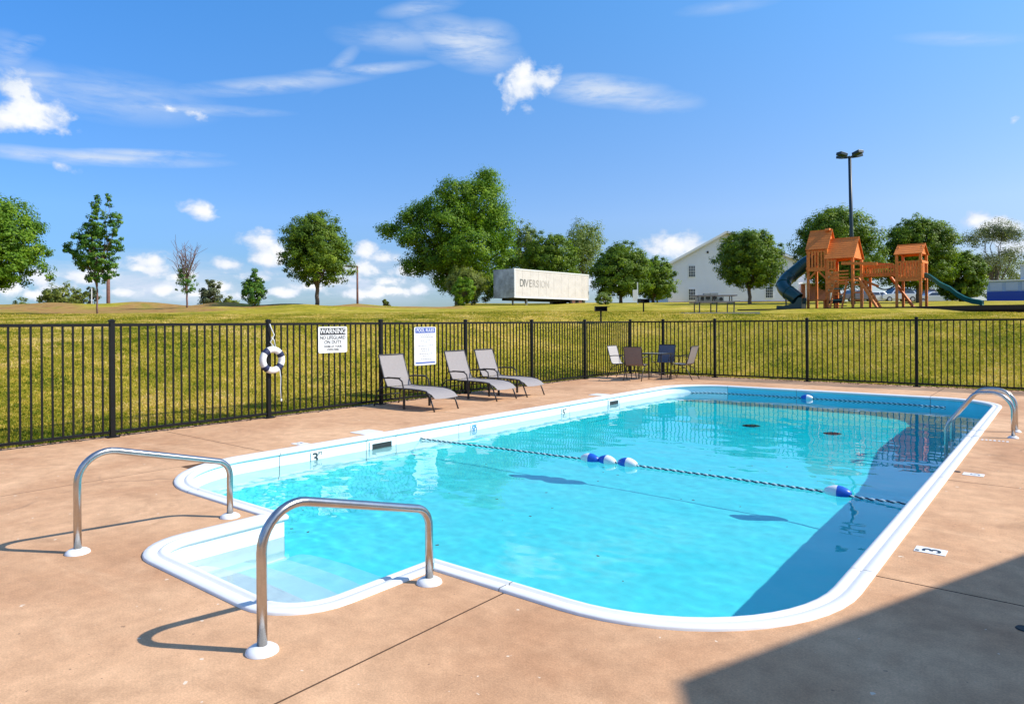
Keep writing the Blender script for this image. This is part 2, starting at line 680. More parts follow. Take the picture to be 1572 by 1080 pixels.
M_SLING_D = mat('taupe_sling_fabric', (.22, .17, .15), .8, noise_amt=.08, nscale=30, bump=.2, bscale=250)
M_FRAME = mat('dark_bronze_frame', (.028, .024, .024), .38, spec=.5, noise_amt=.2, nscale=8)
M_GLASS_TOP = mat('table_glass', (.30, .36, .40), .08, spec=.8)
M_BLUE = mat('float_blue', (.01, .10, .52), .35, noise_amt=.05)
M_FLOATW = mat('float_white', (.78, .79, .80), .35, noise_amt=.04)
M_ROPE_D = mat('rope_navy', (.01, .03, .07), .8)
M_ROPE_W = mat('rope_white', (.72, .76, .76), .8)
M_NAVY = mat('navy_strap', (.012, .02, .07), .6)
M_SIGNW = mat('sign_white', (.80, .80, .78), .45, noise_amt=.03)
M_SIGNK = mat('sign_black', (.03, .03, .035), .5)
M_SIGNB = mat('sign_blue', (.02, .08, .38), .5)
M_GREYT = mat('sign_grey_print', (.30, .31, .34), .6)
M_TILEB = mat('tile_blue_print', (.02, .30, .60), .4)
M_TILEK = mat('tile_black_print', (.02, .03, .04), .45)
M_DARK = mat('dark_opening', (.02, .025, .025), .7)
M_CEDAR = mat('stained_cedar', (.76, .215, .028), .6, noise_amt=.28, nscale=9, bump=.2, bscale=30)
M_CEDAR2 = mat('stained_cedar_roof', (.68, .19, .025), .62, noise_amt=.14, nscale=3, bump=.25, bscale=24)
M_GREENPL = mat('dark_green_plastic', (.003, .045, .048), .28, noise_amt=.1, nscale=3)
M_GREENSL = mat('green_slide_plastic', (.006, .13, .11), .25, noise_amt=.1, nscale=3)
M_MULCH = mat('dark_mulch', (.020, .013, .009), .95, noise_amt=.5, nscale=20, bump=.8, bscale=30)
M_BARK = mat('grey_brown_bark', (.13, .095, .07), .9, noise_amt=.35, nscale=6, bump=.6, bscale=25)
M_TWIG = mat('reddish_twigs', (.20, .11, .09), .9, noise_amt=.3, nscale=6)
M_SIDING = mat('white_vinyl_siding', (.80, .80, .83), .6, noise_amt=.03, nscale=1)
M_SHINGLE = mat('grey_shingle', (.18, .18, .18), .9, noise_amt=.25, nscale=12, bump=.4, bscale=20)
M_TRIM = mat('white_trim', (.78, .78, .77), .5, noise_amt=.03)
M_PANE = mat('dark_window_glass', (.03, .04, .06), .06, spec=.9)
M_BRICK = mat('red_brick', (.26, .10, .06), .9, noise_amt=.3, nscale=8)
M_TRAILER = mat('weathered_white_panel', (.62, .57, .52), .6, noise_amt=.10, nscale=1.5, bump=.1, bscale=6)
M_TRAILERN = mat('mottled_blue_grey_panel', (.42, .44, .46), .6, noise_amt=.45, nscale=1.1)  # mottled blue grey for the front and body, darker than the side
M_ASPH = mat('asphalt', (.06, .06, .062), .9, noise_amt=.2, nscale=3)
M_RUBBER = mat('black_rubber', (.015, .015, .015), .8)
M_CHROME = mat('bare_metal', (.45, .45, .45), .35, metal=1)
M_LAMPD = mat('dark_teal_pole_paint', (.010, .030, .045), .45)
M_RUST = mat('brown_weathered_pole', (.17, .075, .05), .8, noise_amt=.3, nscale=5)
M_TABLEG = mat('weathered_table_board', (.28, .24, .21), .75, noise_amt=.25, nscale=8)
M_SOIL = mat('edge_soil', (.12, .07, .04), .95, noise_amt=.5, nscale=14, bump=1, bscale=40)

LEAF_PEAR = leaf_mat('pear_leaves', [(.045, .095, .010), (.13, .215, .018), (.28, .36, .03)], .42, .2)
LEAF_BIG = leaf_mat('cottonwood_leaves', [(.045, .105, .010), (.13, .25, .016), (.29, .41, .03)], .42, .2)
LEAF_LIGHT = leaf_mat('pale_leaves', [(.10, .15, .04), (.20, .27, .06), (.34, .38, .11)], .42, .2)
LEAF_OLIVE = leaf_mat('olive_leaves', [(.09, .12, .03), (.19, .23, .045), (.33, .35, .06)], .42, .2)
LEAF_GREEN = leaf_mat('young_leaves', [(.045, .12, .03), (.11, .25, .04), (.27, .38, .04)], .42, .2)
LEAF_GREY = leaf_mat('grey_green_leaves', [(.09, .11, .06), (.16, .19, .10), (.26, .28, .15)], .42, .2)
LEAF_GRASS = leaf_mat('grass_blades', [(.11, .16, .012), (.36, .31, .032), (.58, .43, .085), (.80, .58, .26)], .35, .08)


def liner_mat():
    m = bpy.data.materials.new('aqua_pool_liner')
    m.use_nodes = True
    nt, N, L = nodes_of(m)
    b = nt.nodes['Principled BSDF']
    b.inputs['Roughness'].default_value = .7
    b.inputs['Specular IOR Level'].default_value = .1
    t = N('ShaderNodeTexCoord')
    n = N('ShaderNodeTexNoise')
    n.inputs['Scale'].default_value = 1.3
    n.inputs['Detail'].default_value = 6
    n.inputs['Roughness'].default_value = .65
    L(t.outputs['Object'], n.inputs['Vector'])
    r = N('ShaderNodeValToRGB')
    r.color_ramp.elements[0].position = .3
    r.color_ramp.elements[1].position = .7
    r.color_ramp.elements[0].color = (.08, .92, .95, 1)
    r.color_ramp.elements[1].color = (.15, .95, .97, 1)
    L(n.outputs[0], r.inputs[0])
    # water absorption painted into the liner: deeper blue toward the deep end
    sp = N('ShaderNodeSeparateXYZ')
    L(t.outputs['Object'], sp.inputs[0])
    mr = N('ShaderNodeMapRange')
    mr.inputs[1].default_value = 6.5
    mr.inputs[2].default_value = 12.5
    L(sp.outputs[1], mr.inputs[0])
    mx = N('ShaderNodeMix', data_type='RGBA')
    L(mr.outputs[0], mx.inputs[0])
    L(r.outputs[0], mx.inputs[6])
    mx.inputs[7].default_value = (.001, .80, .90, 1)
    L(mx.outputs[2], b.inputs['Base Color'])
    return m


M_LINER = liner_mat()


# ------------------------------------------------------------------ pool outline
def arc(cx, cy, r, a0, a1, n=14):
    return [(cx + r * math.cos(R(a0 + (a1 - a0) * i / n)), cy + r * math.sin(R(a0 + (a1 - a0) * i / n))) for i in range(n + 1)]


XL, XR, YN, YF, RC = -7.66, -.93, 3.07, 16.3, 1.25
BX0, BX1, BYN, RB = -5.15, -3.14, 2.0, .42


def outline():
    """counter-clockwise pool edge with (point, section break) entries"""
    P = []
    P += [(BX1, YN)]
    P += [(-2.6, YN)]
    P += arc(XR - RC, YN + RC, RC, -90, 0)
    P += [(XR, 4.7), (XR, 6.3), (XR, 7.95), (XR, 9.6), (XR, 11.2), (XR, 12.9)]
    P += arc(XR - RC, YF - RC, RC, 0, 90)
    P += [(-3.3, YF), (-4.8, YF), (-6.3, YF)]
    P += arc(XL + RC, YF - RC, RC, 90, 180)
    P += [(XL, 12.95), (XL, 12.45), (XL, 11.05), (XL, 9.4), (XL, 7.93), (XL, 6.62), (XL, 6.08), (XL, 4.74)]
    P += arc(XL + RC, YN + RC, RC, 180, 270)
    P += [(BX0, YN)]
    P += [(BX0, 2.75)]
    P += arc(BX0 + RB, BYN + RB, RB, 180, 270, 8)
    P += arc(BX1 - RB, BYN + RB, RB, 270, 360, 8)
    P += [(BX1, 2.75)]
    out = []
    for p in P:
        if not out or math.dist(out[-1], p) > .02:
            out.append(p)
    return out


OUT = outline()
NO = len(OUT)
BREAKS = [(-2.6, YN), (XR, 4.7), (XR, 7.95), (XR, 11.2), (XR - RC, YF), (-4.8, YF), (XL + RC, YF), (XL, 12.95), (XL, 12.45),
          (XL, 11.05), (XL, 7.93), (XL, 6.62), (XL, 6.08), (XL, 4.74), (XL + RC, YN), (BX0, YN), (BX1, YN)]


def offset_pt(i, d):
    """outline vertex i moved d metres into the pool"""
    p0, p1, p2 = Vector(OUT[i - 1]), Vector(OUT[i]), Vector(OUT[(i + 1) % NO])
    a, b = (p1 - p0).normalized(), (p2 - p1).normalized()
    na, nb = Vector((-a.y, a.x)), Vector((-b.y, b.x))
    n = (na + nb).normalized()
    return p1 + n * (d / max(.4, n.dot(na)))


def poly_in(x, y, P):
    c = False
    j = len(P) - 1
    for i in range(len(P)):
        xi, yi = P[i]
        xj, yj = P[j]
        if (yi > y) != (yj > y) and x < (xj - xi) * (y - yi) / (yj - yi) + xi:
            c = not c
        j = i
    return c


def sweep(idx, prof, mb, gap=.003, closed=False):
    """sweep profile (inward d, z) along outline vertices idx"""
    rows = []
    for k, i in enumerate(idx):
        row = []
        for d, z in prof:
            q = offset_pt(i, d)
            row.append([q.x, q.y, z + (floor_z(q.x, q.y) - ZS if z < -.9 else 0)])
        rows.append(row)
    if gap:
        for e, f in ((0, 1), (-1, -2)):
            a, b = Vector(OUT[idx[e]]), Vector(OUT[idx[f]])
            s = (b - a).normalized() * gap
            for q in rows[e]:
                q[0] += s.x
                q[1] += s.y
    n = len(prof)
    vs = [tuple(q) for r in rows for q in r]
    fs = []
    for a in range(len(rows) - 1):
        for j in range(n - 1):
            fs.append((a * n + j, (a + 1) * n + j, (a + 1) * n + j + 1, a * n + j + 1))
    if closed:
        a = len(rows) - 1
        for j in range(n - 1):
            fs.append((a * n + j, j, j + 1, a * n + j + 1))
    mb.add(vs, fs)


def clip_rect(x0, x1, y0, y1, P, inside, zf, skirt=0.0):
    """triangulated sheet: rectangle cut to the inside / outside of polygon P"""
    pts, edges = [], []
    box = [(x0, y0), (x1, y0), (x1, y1), (x0, y1)]
    pts += [Vector(p) for p in box]
    edges += [(0, 1), (1, 2), (2, 3), (3, 0)]
    o = len(pts)
    near = [p for p in P]
    pts += [Vector(p) for p in near]
    edges += [(o + i, o + (i + 1) % len(near)) for i in range(len(near))]
    v, e, f, *_ = delaunay_2d_cdt(pts, edges, [], 0, 1e-5)
    mb = MB()
    keep = []
    for t in f:
        cx = sum(v[i].x for i in t) / len(t)
        cy = sum(v[i].y for i in t) / len(t)
        if x0 < cx < x1 and y0 < cy < y1 and poly_in(cx, cy, P) == inside:
            keep.append(t)
    if not keep:
        return None
    used = sorted({i for t in keep for i in t})
    mp = {i: k for k, i in enumerate(used)}
    vs = [(v[i].x, v[i].y, zf(v[i].x, v[i].y)) for i in used]
    fs = [tuple(mp[i] for i in t) for t in keep]
    mb.add(vs, fs)
    if skirt:
        cnt = {}
        for t in fs:
            for a, b in zip(t, t[1:] + t[:1]):
                cnt[frozenset((a, b))] = cnt.get(frozenset((a, b)), 0) + 1
        n = len(vs)
        mb.v += [(p[0], p[1], p[2] - skirt) for p in vs]
        for t in fs:
            for a, b in zip(t, t[1:] + t[:1]):
                if cnt[frozenset((a, b))] == 1:
                    mb.f.append((a, b, b + n, a + n))
                    mb.mi.append(1)
    return mb


WATER = -.17
ZS, ZD = -1.06, -1.5


# the wall panels run white to the floor
def floor_z(x, y):
    return ZS + (ZD - ZS) * smooth((y - 8.2) / 4.0)


# ------------------------------------------------------------------ ground sheet
def axis_pts():
    a = [-4500, -2500, -1400, -800, -500, -350, -260, -210, -180, -160, -145]
    a += list(np.arange(-132, -62, 2.4))
    a += list(np.arange(-62, -40, 1.0))
    a += list(np.arange(-40, -26, 1.0))
    a += list(np.arange(-26, -8, .5))
    a += list(np.arange(-8, 30, 1.0))
    a += list(np.arange(30, 135, 2.4))
    a += [145, 160, 180, 210, 260, 350, 500, 800, 1400, 2500, 4500]
    return a


def build_ground():
    xs = axis_pts()
    ys = [-4500, -2000, -900, -400, -200, -100, -60, -40, -25, -16, -11, -8, -5, -2] + list(np.arange(0, 17, 1.0)) + \
        list(np.arange(17, 34, .5)) + list(np.arange(34, 60, 1.0)) + list(np.arange(60, 135, 2.4)) + \
        [145, 160, 180, 210, 260, 350, 500, 800, 1400, 2500, 4500]
    nx, ny = len(xs), len(ys)
    v = [(x, y, ground(x, y)) for y in ys for x in xs]
    f = []
    for j in range(ny - 1):
        for i in range(nx - 1):
            cx, cy = (xs[i] + xs[i + 1]) / 2, (ys[j] + ys[j + 1]) / 2
            if -9.5 < cx < 1 and 0.5 < cy < 17.9:
                continue
            a = j * nx + i
            f.append((a, a + 1, a + nx + 1, a + nx))
    mb = MB()
    mb.add(v, f)
    o = obj('grass_field', mb, M_GROUND, smooth_=True, fix=False)
    tag(o, kind='structure')
    at_ = o.data.attributes.new('soil', 'FLOAT', 'POINT')
    vals = []
    for x, y, z in v:
        r, w = x * CY + y * SY, -x * SY + y * CY
        t = r / max(w, 1)
        q = 0
        if w > 30:
            e = 33 + 18 * (t + .75)
            band = smooth((w - e) / 2.5) * (1 - smooth((t + .10) / .05)) * (1 - smooth((w - 75) / 20) * .5)
            q = band * (.80 + 1.3 * noise.noise(Vector((x * .3, y * .3, 4))))
        s = math.hypot(max(-10.62 - x, 0), max(y - 18.85, 0))
        if s < .25:
            q = 1
        vals.append(min(1, max(0, q)))
    at_.data.foreach_set('value', vals)
    return o


build_ground()

# ------------------------------------------------------------------ pool deck: slabs between the saw-cut joints
deck = thing('pool_deck', None, None, kind='structure')

def merged():
    out = []
    # left strip
    for y0, y1 in ((-4.5, -.4), (-.4, 4.66), (4.66, 8.7), (8.7, 12.7), (12.7, 18.85)):
        out.append((-10.62, XL + .0, y0, y1))
    # near strip
    out.append((XL, -2.56, -4.5, 3.6))
    out.append((-2.56, 6.0, -4.5, 4.69))
    # right strip
    for y0, y1 in ((4.69, 7.94), (7.94, 11.2), (11.2, 14.5), (14.5, 18.85)):
        out.append((XR - 1.3 if y0 > 14 else XR - .02, 6.0, y0, y1))
    # far strip
    out.append((XL, -5.0, 14.5, 18.85))
    out.append((-5.0, XR - 1.3, 15.5, 18.85))
    return out


for (x0, x1, y0, y1) in merged():
    g = .006
    mb = clip_rect(x0 + g, x1 - g, y0 + g, y1 - g, OUT, False,
                   lambda x, y: 0.0, skirt=.06)
    if mb:
        obj('slab', mb, [M_CONC, mat('dirty_slab_edge', (.12, .07, .045), .95)], deck, fix=True)
# bed the slabs sit on, seen only in the joints
mb = clip_rect(-10.60, 6.0, -4.5, 18.83, OUT, False, lambda x, y: -.057)
obj('joint_filler', mb, mat('dark_joint_sand', (.07, .042, .028), .95), deck)

# ------------------------------------------------------------------ pool
pool = thing('swimming_pool', 'white rimmed swimming pool with rounded corners and a step bay, filled with clear blue water', 'swimming pool')
COPING = [(0, -.03), (0, .010), (.008, .018), (.07, .018), (.082, .006), (.094, .006), (.104, .018), (.130, .018),
          (.150, .008), (.160, -.008), (.158, -.028), (.150, -.036), (.120, -.040)]
WALL = [(.134, -.035), (.134, -.70), (.146, -.705), (.146, -.722), (.136, -.727), (.139, -.92), (.150, -.96)]
LINER = [(.122, -.05), (.124, -.5), (.132, -.90), (.148, -.93), (.17, -.98), (.22, -1.03), (.30, -1.055), (.42, -1.06)]
bi = []
for b_ in BREAKS:
    k = min(range(NO), key=lambda i: math.dist(OUT[i], b_))
    if k not in bi:
        bi.append(k)
bi.sort()
caus = []
for a, b_ in zip(bi, bi[1:] + [bi[0] + NO]):
    idx = [k % NO for k in range(a, b_ + 1)]
    mb = MB()
    sweep(idx, COPING, mb)
    obj('coping_section', mb, M_COPING, pool, smooth_=True, fix=False)
    mb = MB()
    sweep(idx, WALL, mb, gap=.0045)
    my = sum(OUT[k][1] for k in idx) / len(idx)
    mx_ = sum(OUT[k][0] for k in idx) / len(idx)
    blue = my > YF - .6 or (mx_ > XR - .5 and my > 4.5)  # far and right walls take the aqua that stands for their shade
    caus.append(obj('wall_panel', mb, M_WALL_SHADE if blue else M_WALLW, pool, auto=30, fix=False))


def liner_mesh():
    rows = []
    for i in range(NO):
        row = []
        for k, (d, z) in enumerate(LINER):
            q = offset_pt(i, d)
            if k >= 2:
                z = z + (floor_z(q.x, q.y) - ZS)
            row.append((q.x, q.y, z))
        rows.append(row)
    n = len(LINER)
    mb = MB()
    vs = [q for r in rows for q in r]
    fs, mi = [], []
    for a in range(NO):
        b2 = (a + 1) % NO
        bay = rows[a][0][1] < 3.3 and rows[b2][0][1] < 3.3 and -5.3 < rows[a][0][0] < -3.0 and -5.3 < rows[b2][0][0] < -3.0
        for j in range(n - 1):
            fs.append((a * n + j, b2 * n + j, b2 * n + j + 1, a * n + j + 1))
            mi.append(2 if j < 2 else 1 if bay else 0)
    mb.v, mb.f, mb.mi = vs, fs, mi
    return mb


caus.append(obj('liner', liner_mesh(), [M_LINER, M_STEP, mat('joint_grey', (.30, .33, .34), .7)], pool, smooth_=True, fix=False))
inner = [tuple(offset_pt(i, .42)) for i in range(NO)]
yy = [1.9, 8.2] + [8.2 + 4 * k / 8 for k in range(1, 9)] + [16.4]
fl = MB()
for y0, y1 in zip(yy, yy[1:]):
    q = clip_rect(-8, 0, y0, y1, inner, True, floor_z)
    if q:
        fl.add(q.v, q.f)
caus.append(obj('floor', fl, M_LINER, pool, smooth_=True, fix=False))
bay_in = [tuple(offset_pt(i, .144)) for i in range(NO)]
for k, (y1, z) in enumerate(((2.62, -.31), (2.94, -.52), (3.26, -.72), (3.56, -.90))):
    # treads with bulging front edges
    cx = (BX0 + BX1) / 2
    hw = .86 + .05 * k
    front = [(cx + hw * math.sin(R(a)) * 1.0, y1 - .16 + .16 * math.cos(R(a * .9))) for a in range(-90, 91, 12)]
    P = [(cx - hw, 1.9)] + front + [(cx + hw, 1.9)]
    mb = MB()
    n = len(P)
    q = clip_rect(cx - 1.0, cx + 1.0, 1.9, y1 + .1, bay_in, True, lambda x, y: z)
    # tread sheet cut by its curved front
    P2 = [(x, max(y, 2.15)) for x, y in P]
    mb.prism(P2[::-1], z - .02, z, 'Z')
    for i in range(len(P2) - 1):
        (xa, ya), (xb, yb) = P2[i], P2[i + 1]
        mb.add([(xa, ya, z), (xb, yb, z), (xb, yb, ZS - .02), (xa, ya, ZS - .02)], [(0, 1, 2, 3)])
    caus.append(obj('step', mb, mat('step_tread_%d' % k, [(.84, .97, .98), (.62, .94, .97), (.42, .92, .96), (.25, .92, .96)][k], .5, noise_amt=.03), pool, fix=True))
for o in caus:
    o.cycles.is_caustics_receiver = True


def build_water():
    h = .032
    xs = np.arange(XL - .05, XR + .08, h)
    ys = np.arange(BYN - .05, YF + .08, h)
    nx, ny = len(xs), len(ys)
    edge = [tuple(offset_pt(i, .11)) for i in range(NO)]
    # which cells lie inside
    ins = np.zeros((ny, nx), bool)
    for j, y in enumerate(ys):
        for i, x in enumerate(xs):
            if XL + 1.4 < x < XR - 1.4 and YN + 1.3 < y < YF - 1.4:
                ins[j, i] = True
            else:
                ins[j, i] = poly_in(x, y, edge)
    idx = -np.ones((ny, nx), int)
    v, f = [], []

    def vid(j, i):
        if idx[j, i] < 0:
            x, y = float(xs[i]), float(ys[j])
            agit = math.exp(-(((x + 6.6) / 1.5) ** 2 + ((y - 4.6) / 1.7) ** 2))
            z = WATER
            z += (.0030 + .0020 * agit) * noise.noise(Vector((x * 1.5, y * 2.3, .3)))
            z += (.0013 + .0022 * agit) * noise.noise(Vector((x * 4.2 + 3, y * 6.0, 4.3)))
            z += (.00042 + .0011 * agit) * noise.noise(Vector((x * 11, y * 14, 9.3)))
            idx[j, i] = len(v)
            v.append((x, y, z))
        return int(idx[j, i])
    for j in range(ny - 1):
        for i in range(nx - 1):
            if ins[j, i] or ins[j, i + 1] or ins[j + 1, i] or ins[j + 1, i + 1]:
                f.append((vid(j, i), vid(j, i + 1), vid(j + 1, i + 1), vid(j + 1, i)))
    m = bpy.data.materials.new('pool_water')
    m.use_nodes = True
    nt, N, L = nodes_of(m)
    nt.nodes.clear()
    g = N('ShaderNodeBsdfGlass')
    g.inputs['IOR'].default_value = 1.33
    g.inputs['Roughness'].default_value = 0
    g.inputs['Color'].default_value = (.93, .99, 1, 1)
    o = N('ShaderNodeOutputMaterial')
    L(g.outputs[0], o.inputs[0])
    mb = MB()
    mb.v, mb.f, mb.mi = v, f, [0] * len(f)
    w = obj('water', mb, m, smooth_=True, fix=False)
    tag(w, kind='structure')
    w.cycles.is_caustics_caster = True


build_water()


# ------------------------------------------------------------------ fences
def post_mb(h=1.62):
    mb = MB()
    mb.box((0, 0, h / 2 + .01), (.064, .064, h))
    return mb


PICKET = MB().box((0, 0, 0), (.022, .022, 1.50))
proto_pk = None


def fence(label, pts, posts, name_group):
    """pts: straight run from a to b; posts: distances of the posts along it"""
    a, b = Vector(pts[0]), Vector(pts[1])
    d = (b - a).normalized()
    root = thing('metal_fence', label, 'fence', (a.x, a.y, 0), math.atan2(d.y, d.x), name_group)
    pr = {}
    for k, s in enumerate(posts):
        if 'post' not in pr:
            pr['post'] = obj('post', post_mb(), M_BLACK, root, bevel=.004)
            pr['cap'] = obj('post_cap', MB().box((0, 0, 1.633), (.078, .078, .018)).box((0, 0, 1.648), (.06, .06, .014), taper=.5), M_BLACK, pr['post'])
            pr['plate'] = obj('base_plate', MB().box((0, 0, .008), (.15, .13, .014)).lathe([(.012, .014), (.012, .03), (0, .03)], 6, (.055, .045, 0))
                              .lathe([(.012, .014), (.012, .03), (0, .03)], 6, (-.055, -.045, 0)), M_BLACK, pr['post'])
            pr['post'].location = (s, 0, 0)
        else:
            p = share(pr['post'], root, (s, 0, 0))
            share(pr['cap'], p, (0, 0, 0))
            share(pr['plate'], p, (0, 0, 0))
    for s0, s1 in zip(posts, posts[1:]):
        L = s1 - s0
        for z, h in ((1.575, .042), (.075, .036)):
            obj('rail', MB().box((s0 + L / 2, 0, z), (L - .064, .036, h)), M_BLACK, root)
        n = max(2, round(L / .122))
        for i in range(1, n):
            x = s0 + L * i / n
            if 'pk' not in pr:
                pr['pk'] = obj('picket', PICKET, M_BLACK, root)
                pr['pk'].location = (x, 0, .82)
            else:
                share(pr['pk'], root, (x, 0, .82))
    return root


FX, FY = -10.43, 18.62
fence('long black metal fence along the left side of the pool, hung with two signs',
      ((FX, -.90), (FX, FY)), [0] + [3.95 + .90 + 2.425 * k for k in range(-1, 6)] + [FY + .90], None)
fence('black metal picket fence across the far end of the pool, behind the patio table',
      ((FX, FY), (6.2, FY)), [1.10, 2.69, 5.17, 7.64, 10.12, 12.6, 15.08], None)

# fence to far corner: short bay between the corner post and the first far post
root = [o for o in C.objects if o.name == 'metal_fence.001'][0]
for z, h in ((1.575, .042), (.075, .036)):
    obj('rail', MB().box((.55, 0, z), (1.03, .036, h)), M_BLACK, root)
pk = [o for o in root.children if o.name.startswith('picket')][0]
for i in range(1, 9):
    share(pk, root, (1.10 * i / 9, 0, .82))


# ------------------------------------------------------------------ lettering
def text(txt, size, loc, rot, m, parent, name='lettering', extr=.0012, align='CENTER', sx=1.0, bold=.012):
    cu = bpy.data.curves.new('t', 'FONT')
    cu.body = txt
    cu.size = size
    cu.align_x = align
    cu.align_y = 'CENTER'
    cu.extrude = extr
    cu.offset = bold * size
    cu.resolution_u = 3
    tmp = bpy.data.objects.new('t', cu)
    C.objects.link(tmp)
    dg = bpy.context.evaluated_depsgraph_get()
    me = bpy.data.meshes.new_from_object(tmp.evaluated_get(dg))
    bpy.data.objects.remove(tmp)
    me.materials.clear()
    me.materials.append(m)
    o = bpy.data.objects.new(name, me)
    C.objects.link(o)
    o.parent = parent
    o.location = loc
    o.rotation_euler = rot
    o.scale = (sx, 1, 1)
    return o


def rounded(w, h, r, n=5):
    P = []
    for cx, cy, a0 in ((w / 2 - r, h / 2 - r, 0), (-w / 2 + r, h / 2 - r, 90), (-w / 2 + r, -h / 2 + r, 180), (w / 2 - r, -h / 2 + r, 270)):
        for i in range(n + 1):
            a = R(a0 + 90 * i / n)
            P.append((cx + r * math.cos(a), cy + r * math.sin(a)))
    return P


# signs face +X: local u -> +Y, v -> Z
FRX = (R(90), 0, R(90))


def panel(mb, u, v, w, h, x0, x1, r=.02):
    mb.prism([(p[0] + u, p[1] + v) for p in rounded(w, h, min(r, w / 2.1, h / 2.1))], x0, x1, 'X')
    return mb


sg = thing('warning_sign', 'white sign on the left fence with a black band reading WARNING', 'sign', (FX + .022, 7.66, 1.285))
obj('sign_board', panel(MB(), 0, 0, .63, .475, 0, .004, .03), M_SIGNW, sg)
obj('band', panel(MB(), 0, .150, .56, .125, .0045, .006, .008), M_SIGNK, sg)
text('WARNING', .125, (.0075, 0, .150), FRX, M_SIGNW, sg, sx=.93)
text('NO LIFEGUARD', .088, (.0060, 0, .035), FRX, M_SIGNK, sg, sx=.90)
text('ON DUTY', .088, (.0060, 0, -.045), FRX, M_SIGNK, sg, sx=.95)
text('SWIM AT YOUR', .055, (.0060, 0, -.125), FRX, M_SIGNK, sg, sx=.98)
text('OWN RISK', .055, (.0060, 0, -.18), FRX, M_SIGNK, sg, sx=.98)
for u in (-.28, .28):
    obj('bolt', MB().lathe([(.008, 0), (.008, .003), (0, .004)], 8, (.004, u, .2), 'X'), M_CHROME, sg)

sg = thing('pool_rules_sign', 'tall white sign on the left fence with a blue band reading POOL RULES', 'sign', (FX + .022, 9.97, 1.10))
obj('sign_board', panel(MB(), 0, 0, .62, .79, 0, .004, .03), M_SIGNW, sg)
obj('band', panel(MB(), 0, .325, .56, .11, .0045, .006, .006), M_SIGNB, sg)
text('POOL RULES', .10, (.0075, 0, .325), FRX, M_SIGNW, sg, sx=.88)
obj('lower_band', panel(MB(), 0, -.345, .56, .028, .0045, .006, .004), M_SIGNB, sg)
rr = random.Random(3)
mb = MB()
for v, wds in ((.225, .30), (.185, .34), (.115, .28), (.075, .12), (.01, .40), (-.055, .26), (-.095, .22), (-.16, .34), (-.20, .16), (-.27, .26)):
    u = -wds / 2
    while u < wds / 2:
        ww = rr.uniform(.025, .06)
        mb.box((.005, u + ww / 2, v), (.0015, ww, .017))
        u += ww + .014
obj('small_print', mb, M_GREYT, sg)['kind'] = 'stuff'

# ------------------------------------------------------------------ life ring
lr = thing('life_ring', 'white life ring with navy bands hanging from a post of the left fence', 'life ring', (FX + .085, 6.395, .975))
mb = MB()
seg = 40
RR, r_ = .175, .055
for i in range(seg):
    pass
path = [(0, RR * math.cos(2 * math.pi * i / seg), RR * math.sin(2 * math.pi * i / seg)) for i in range(seg)]
obj('ring_body', MB().tube(path, r_, 14, closed=True), M_WHITEPL, lr, smooth_=True)
for a in (32, 130, 225, 318):
    pp = [(0, RR * math.cos(R(a + t)), RR * math.sin(R(a + t))) for t in np.linspace(-13, 13, 7)]
    obj('band', MB().tube(pp, r_ + .0025, 14), M_NAVY, lr, smooth_=True)
rope = [(0, .02, r_ + RR), (.01, -.04, .30), (.012, .03, .42), (.0, -.03, .56), (-.02, -.03, .60)]
obj('hanging_rope', MB().tube(rope, .009, 6).tube([(0, .06, RR + r_ - .01), (.01, .03, .33), (.012, -.02, .38)], .008, 6), M_ROPE_W, lr, smooth_=True)
obj('trailing_rope', MB().tube([(.04, .11, -.16), (.05, .125, -.3), (.045, .12, -.5), (.05, .13, -.69)], .007, 6)
    .tube([(.05, .13, -.66), (.05, .13, -.70)], .017, 6), M_ROPE_W, lr, smooth_=True)

# ------------------------------------------------------------------ hand rails by the step bay


def bend_path(pts, rad, n=8):
    P = [Vector(p) for p in pts]
    out = [P[0]]
    for i in range(1, len(P) - 1):
        a, b = (P[i - 1] - P[i]).normalized(), (P[i + 1] - P[i]).normalized()
        ang = a.angle(b)
        rr_ = rad[i - 1] if isinstance(rad, (list, tuple)) else rad
        t = rr_ / math.tan(ang / 2)
        c = P[i] + (a + b).normalized() * (rr_ / math.sin(ang / 2))
        s, e = P[i] + a * t - c, P[i] + b * t - c
        for k in range(n + 1):
            out.append(c + s.normalized().slerp(e.normalized(), k / n) * rr_)
    out.append(P[-1])
    return out


def grab_rail(label, x, y):
    root = thing('grab_rail', label, 'handrail', (x, y, 0), 0, 'steel grab rails beside the pool steps')
    pts = bend_path([(0, 0, .0), (0, 0, .735), (0, 1.11, .445), (0, 1.11, 0)], [.20, .13], 10)
    obj('tube', MB().tube(pts, .0245, 20), M_STEEL, root, smooth_=True)
    for yy_ in (0, 1.11):
        obj('escutcheon', MB().lathe([(0, .034), (.03, .034), (.056, .027), (.074, .014), (.078, .001)], 28, (0, yy_, 0)), M_WHITEPL, root, smooth_=True)
    return root


grab_rail('near steel grab rail at the right side of the pool step bay', -3.015, 1.80)
grab_rail('farther steel grab rail at the left side of the pool step bay', -5.325, 1.79)

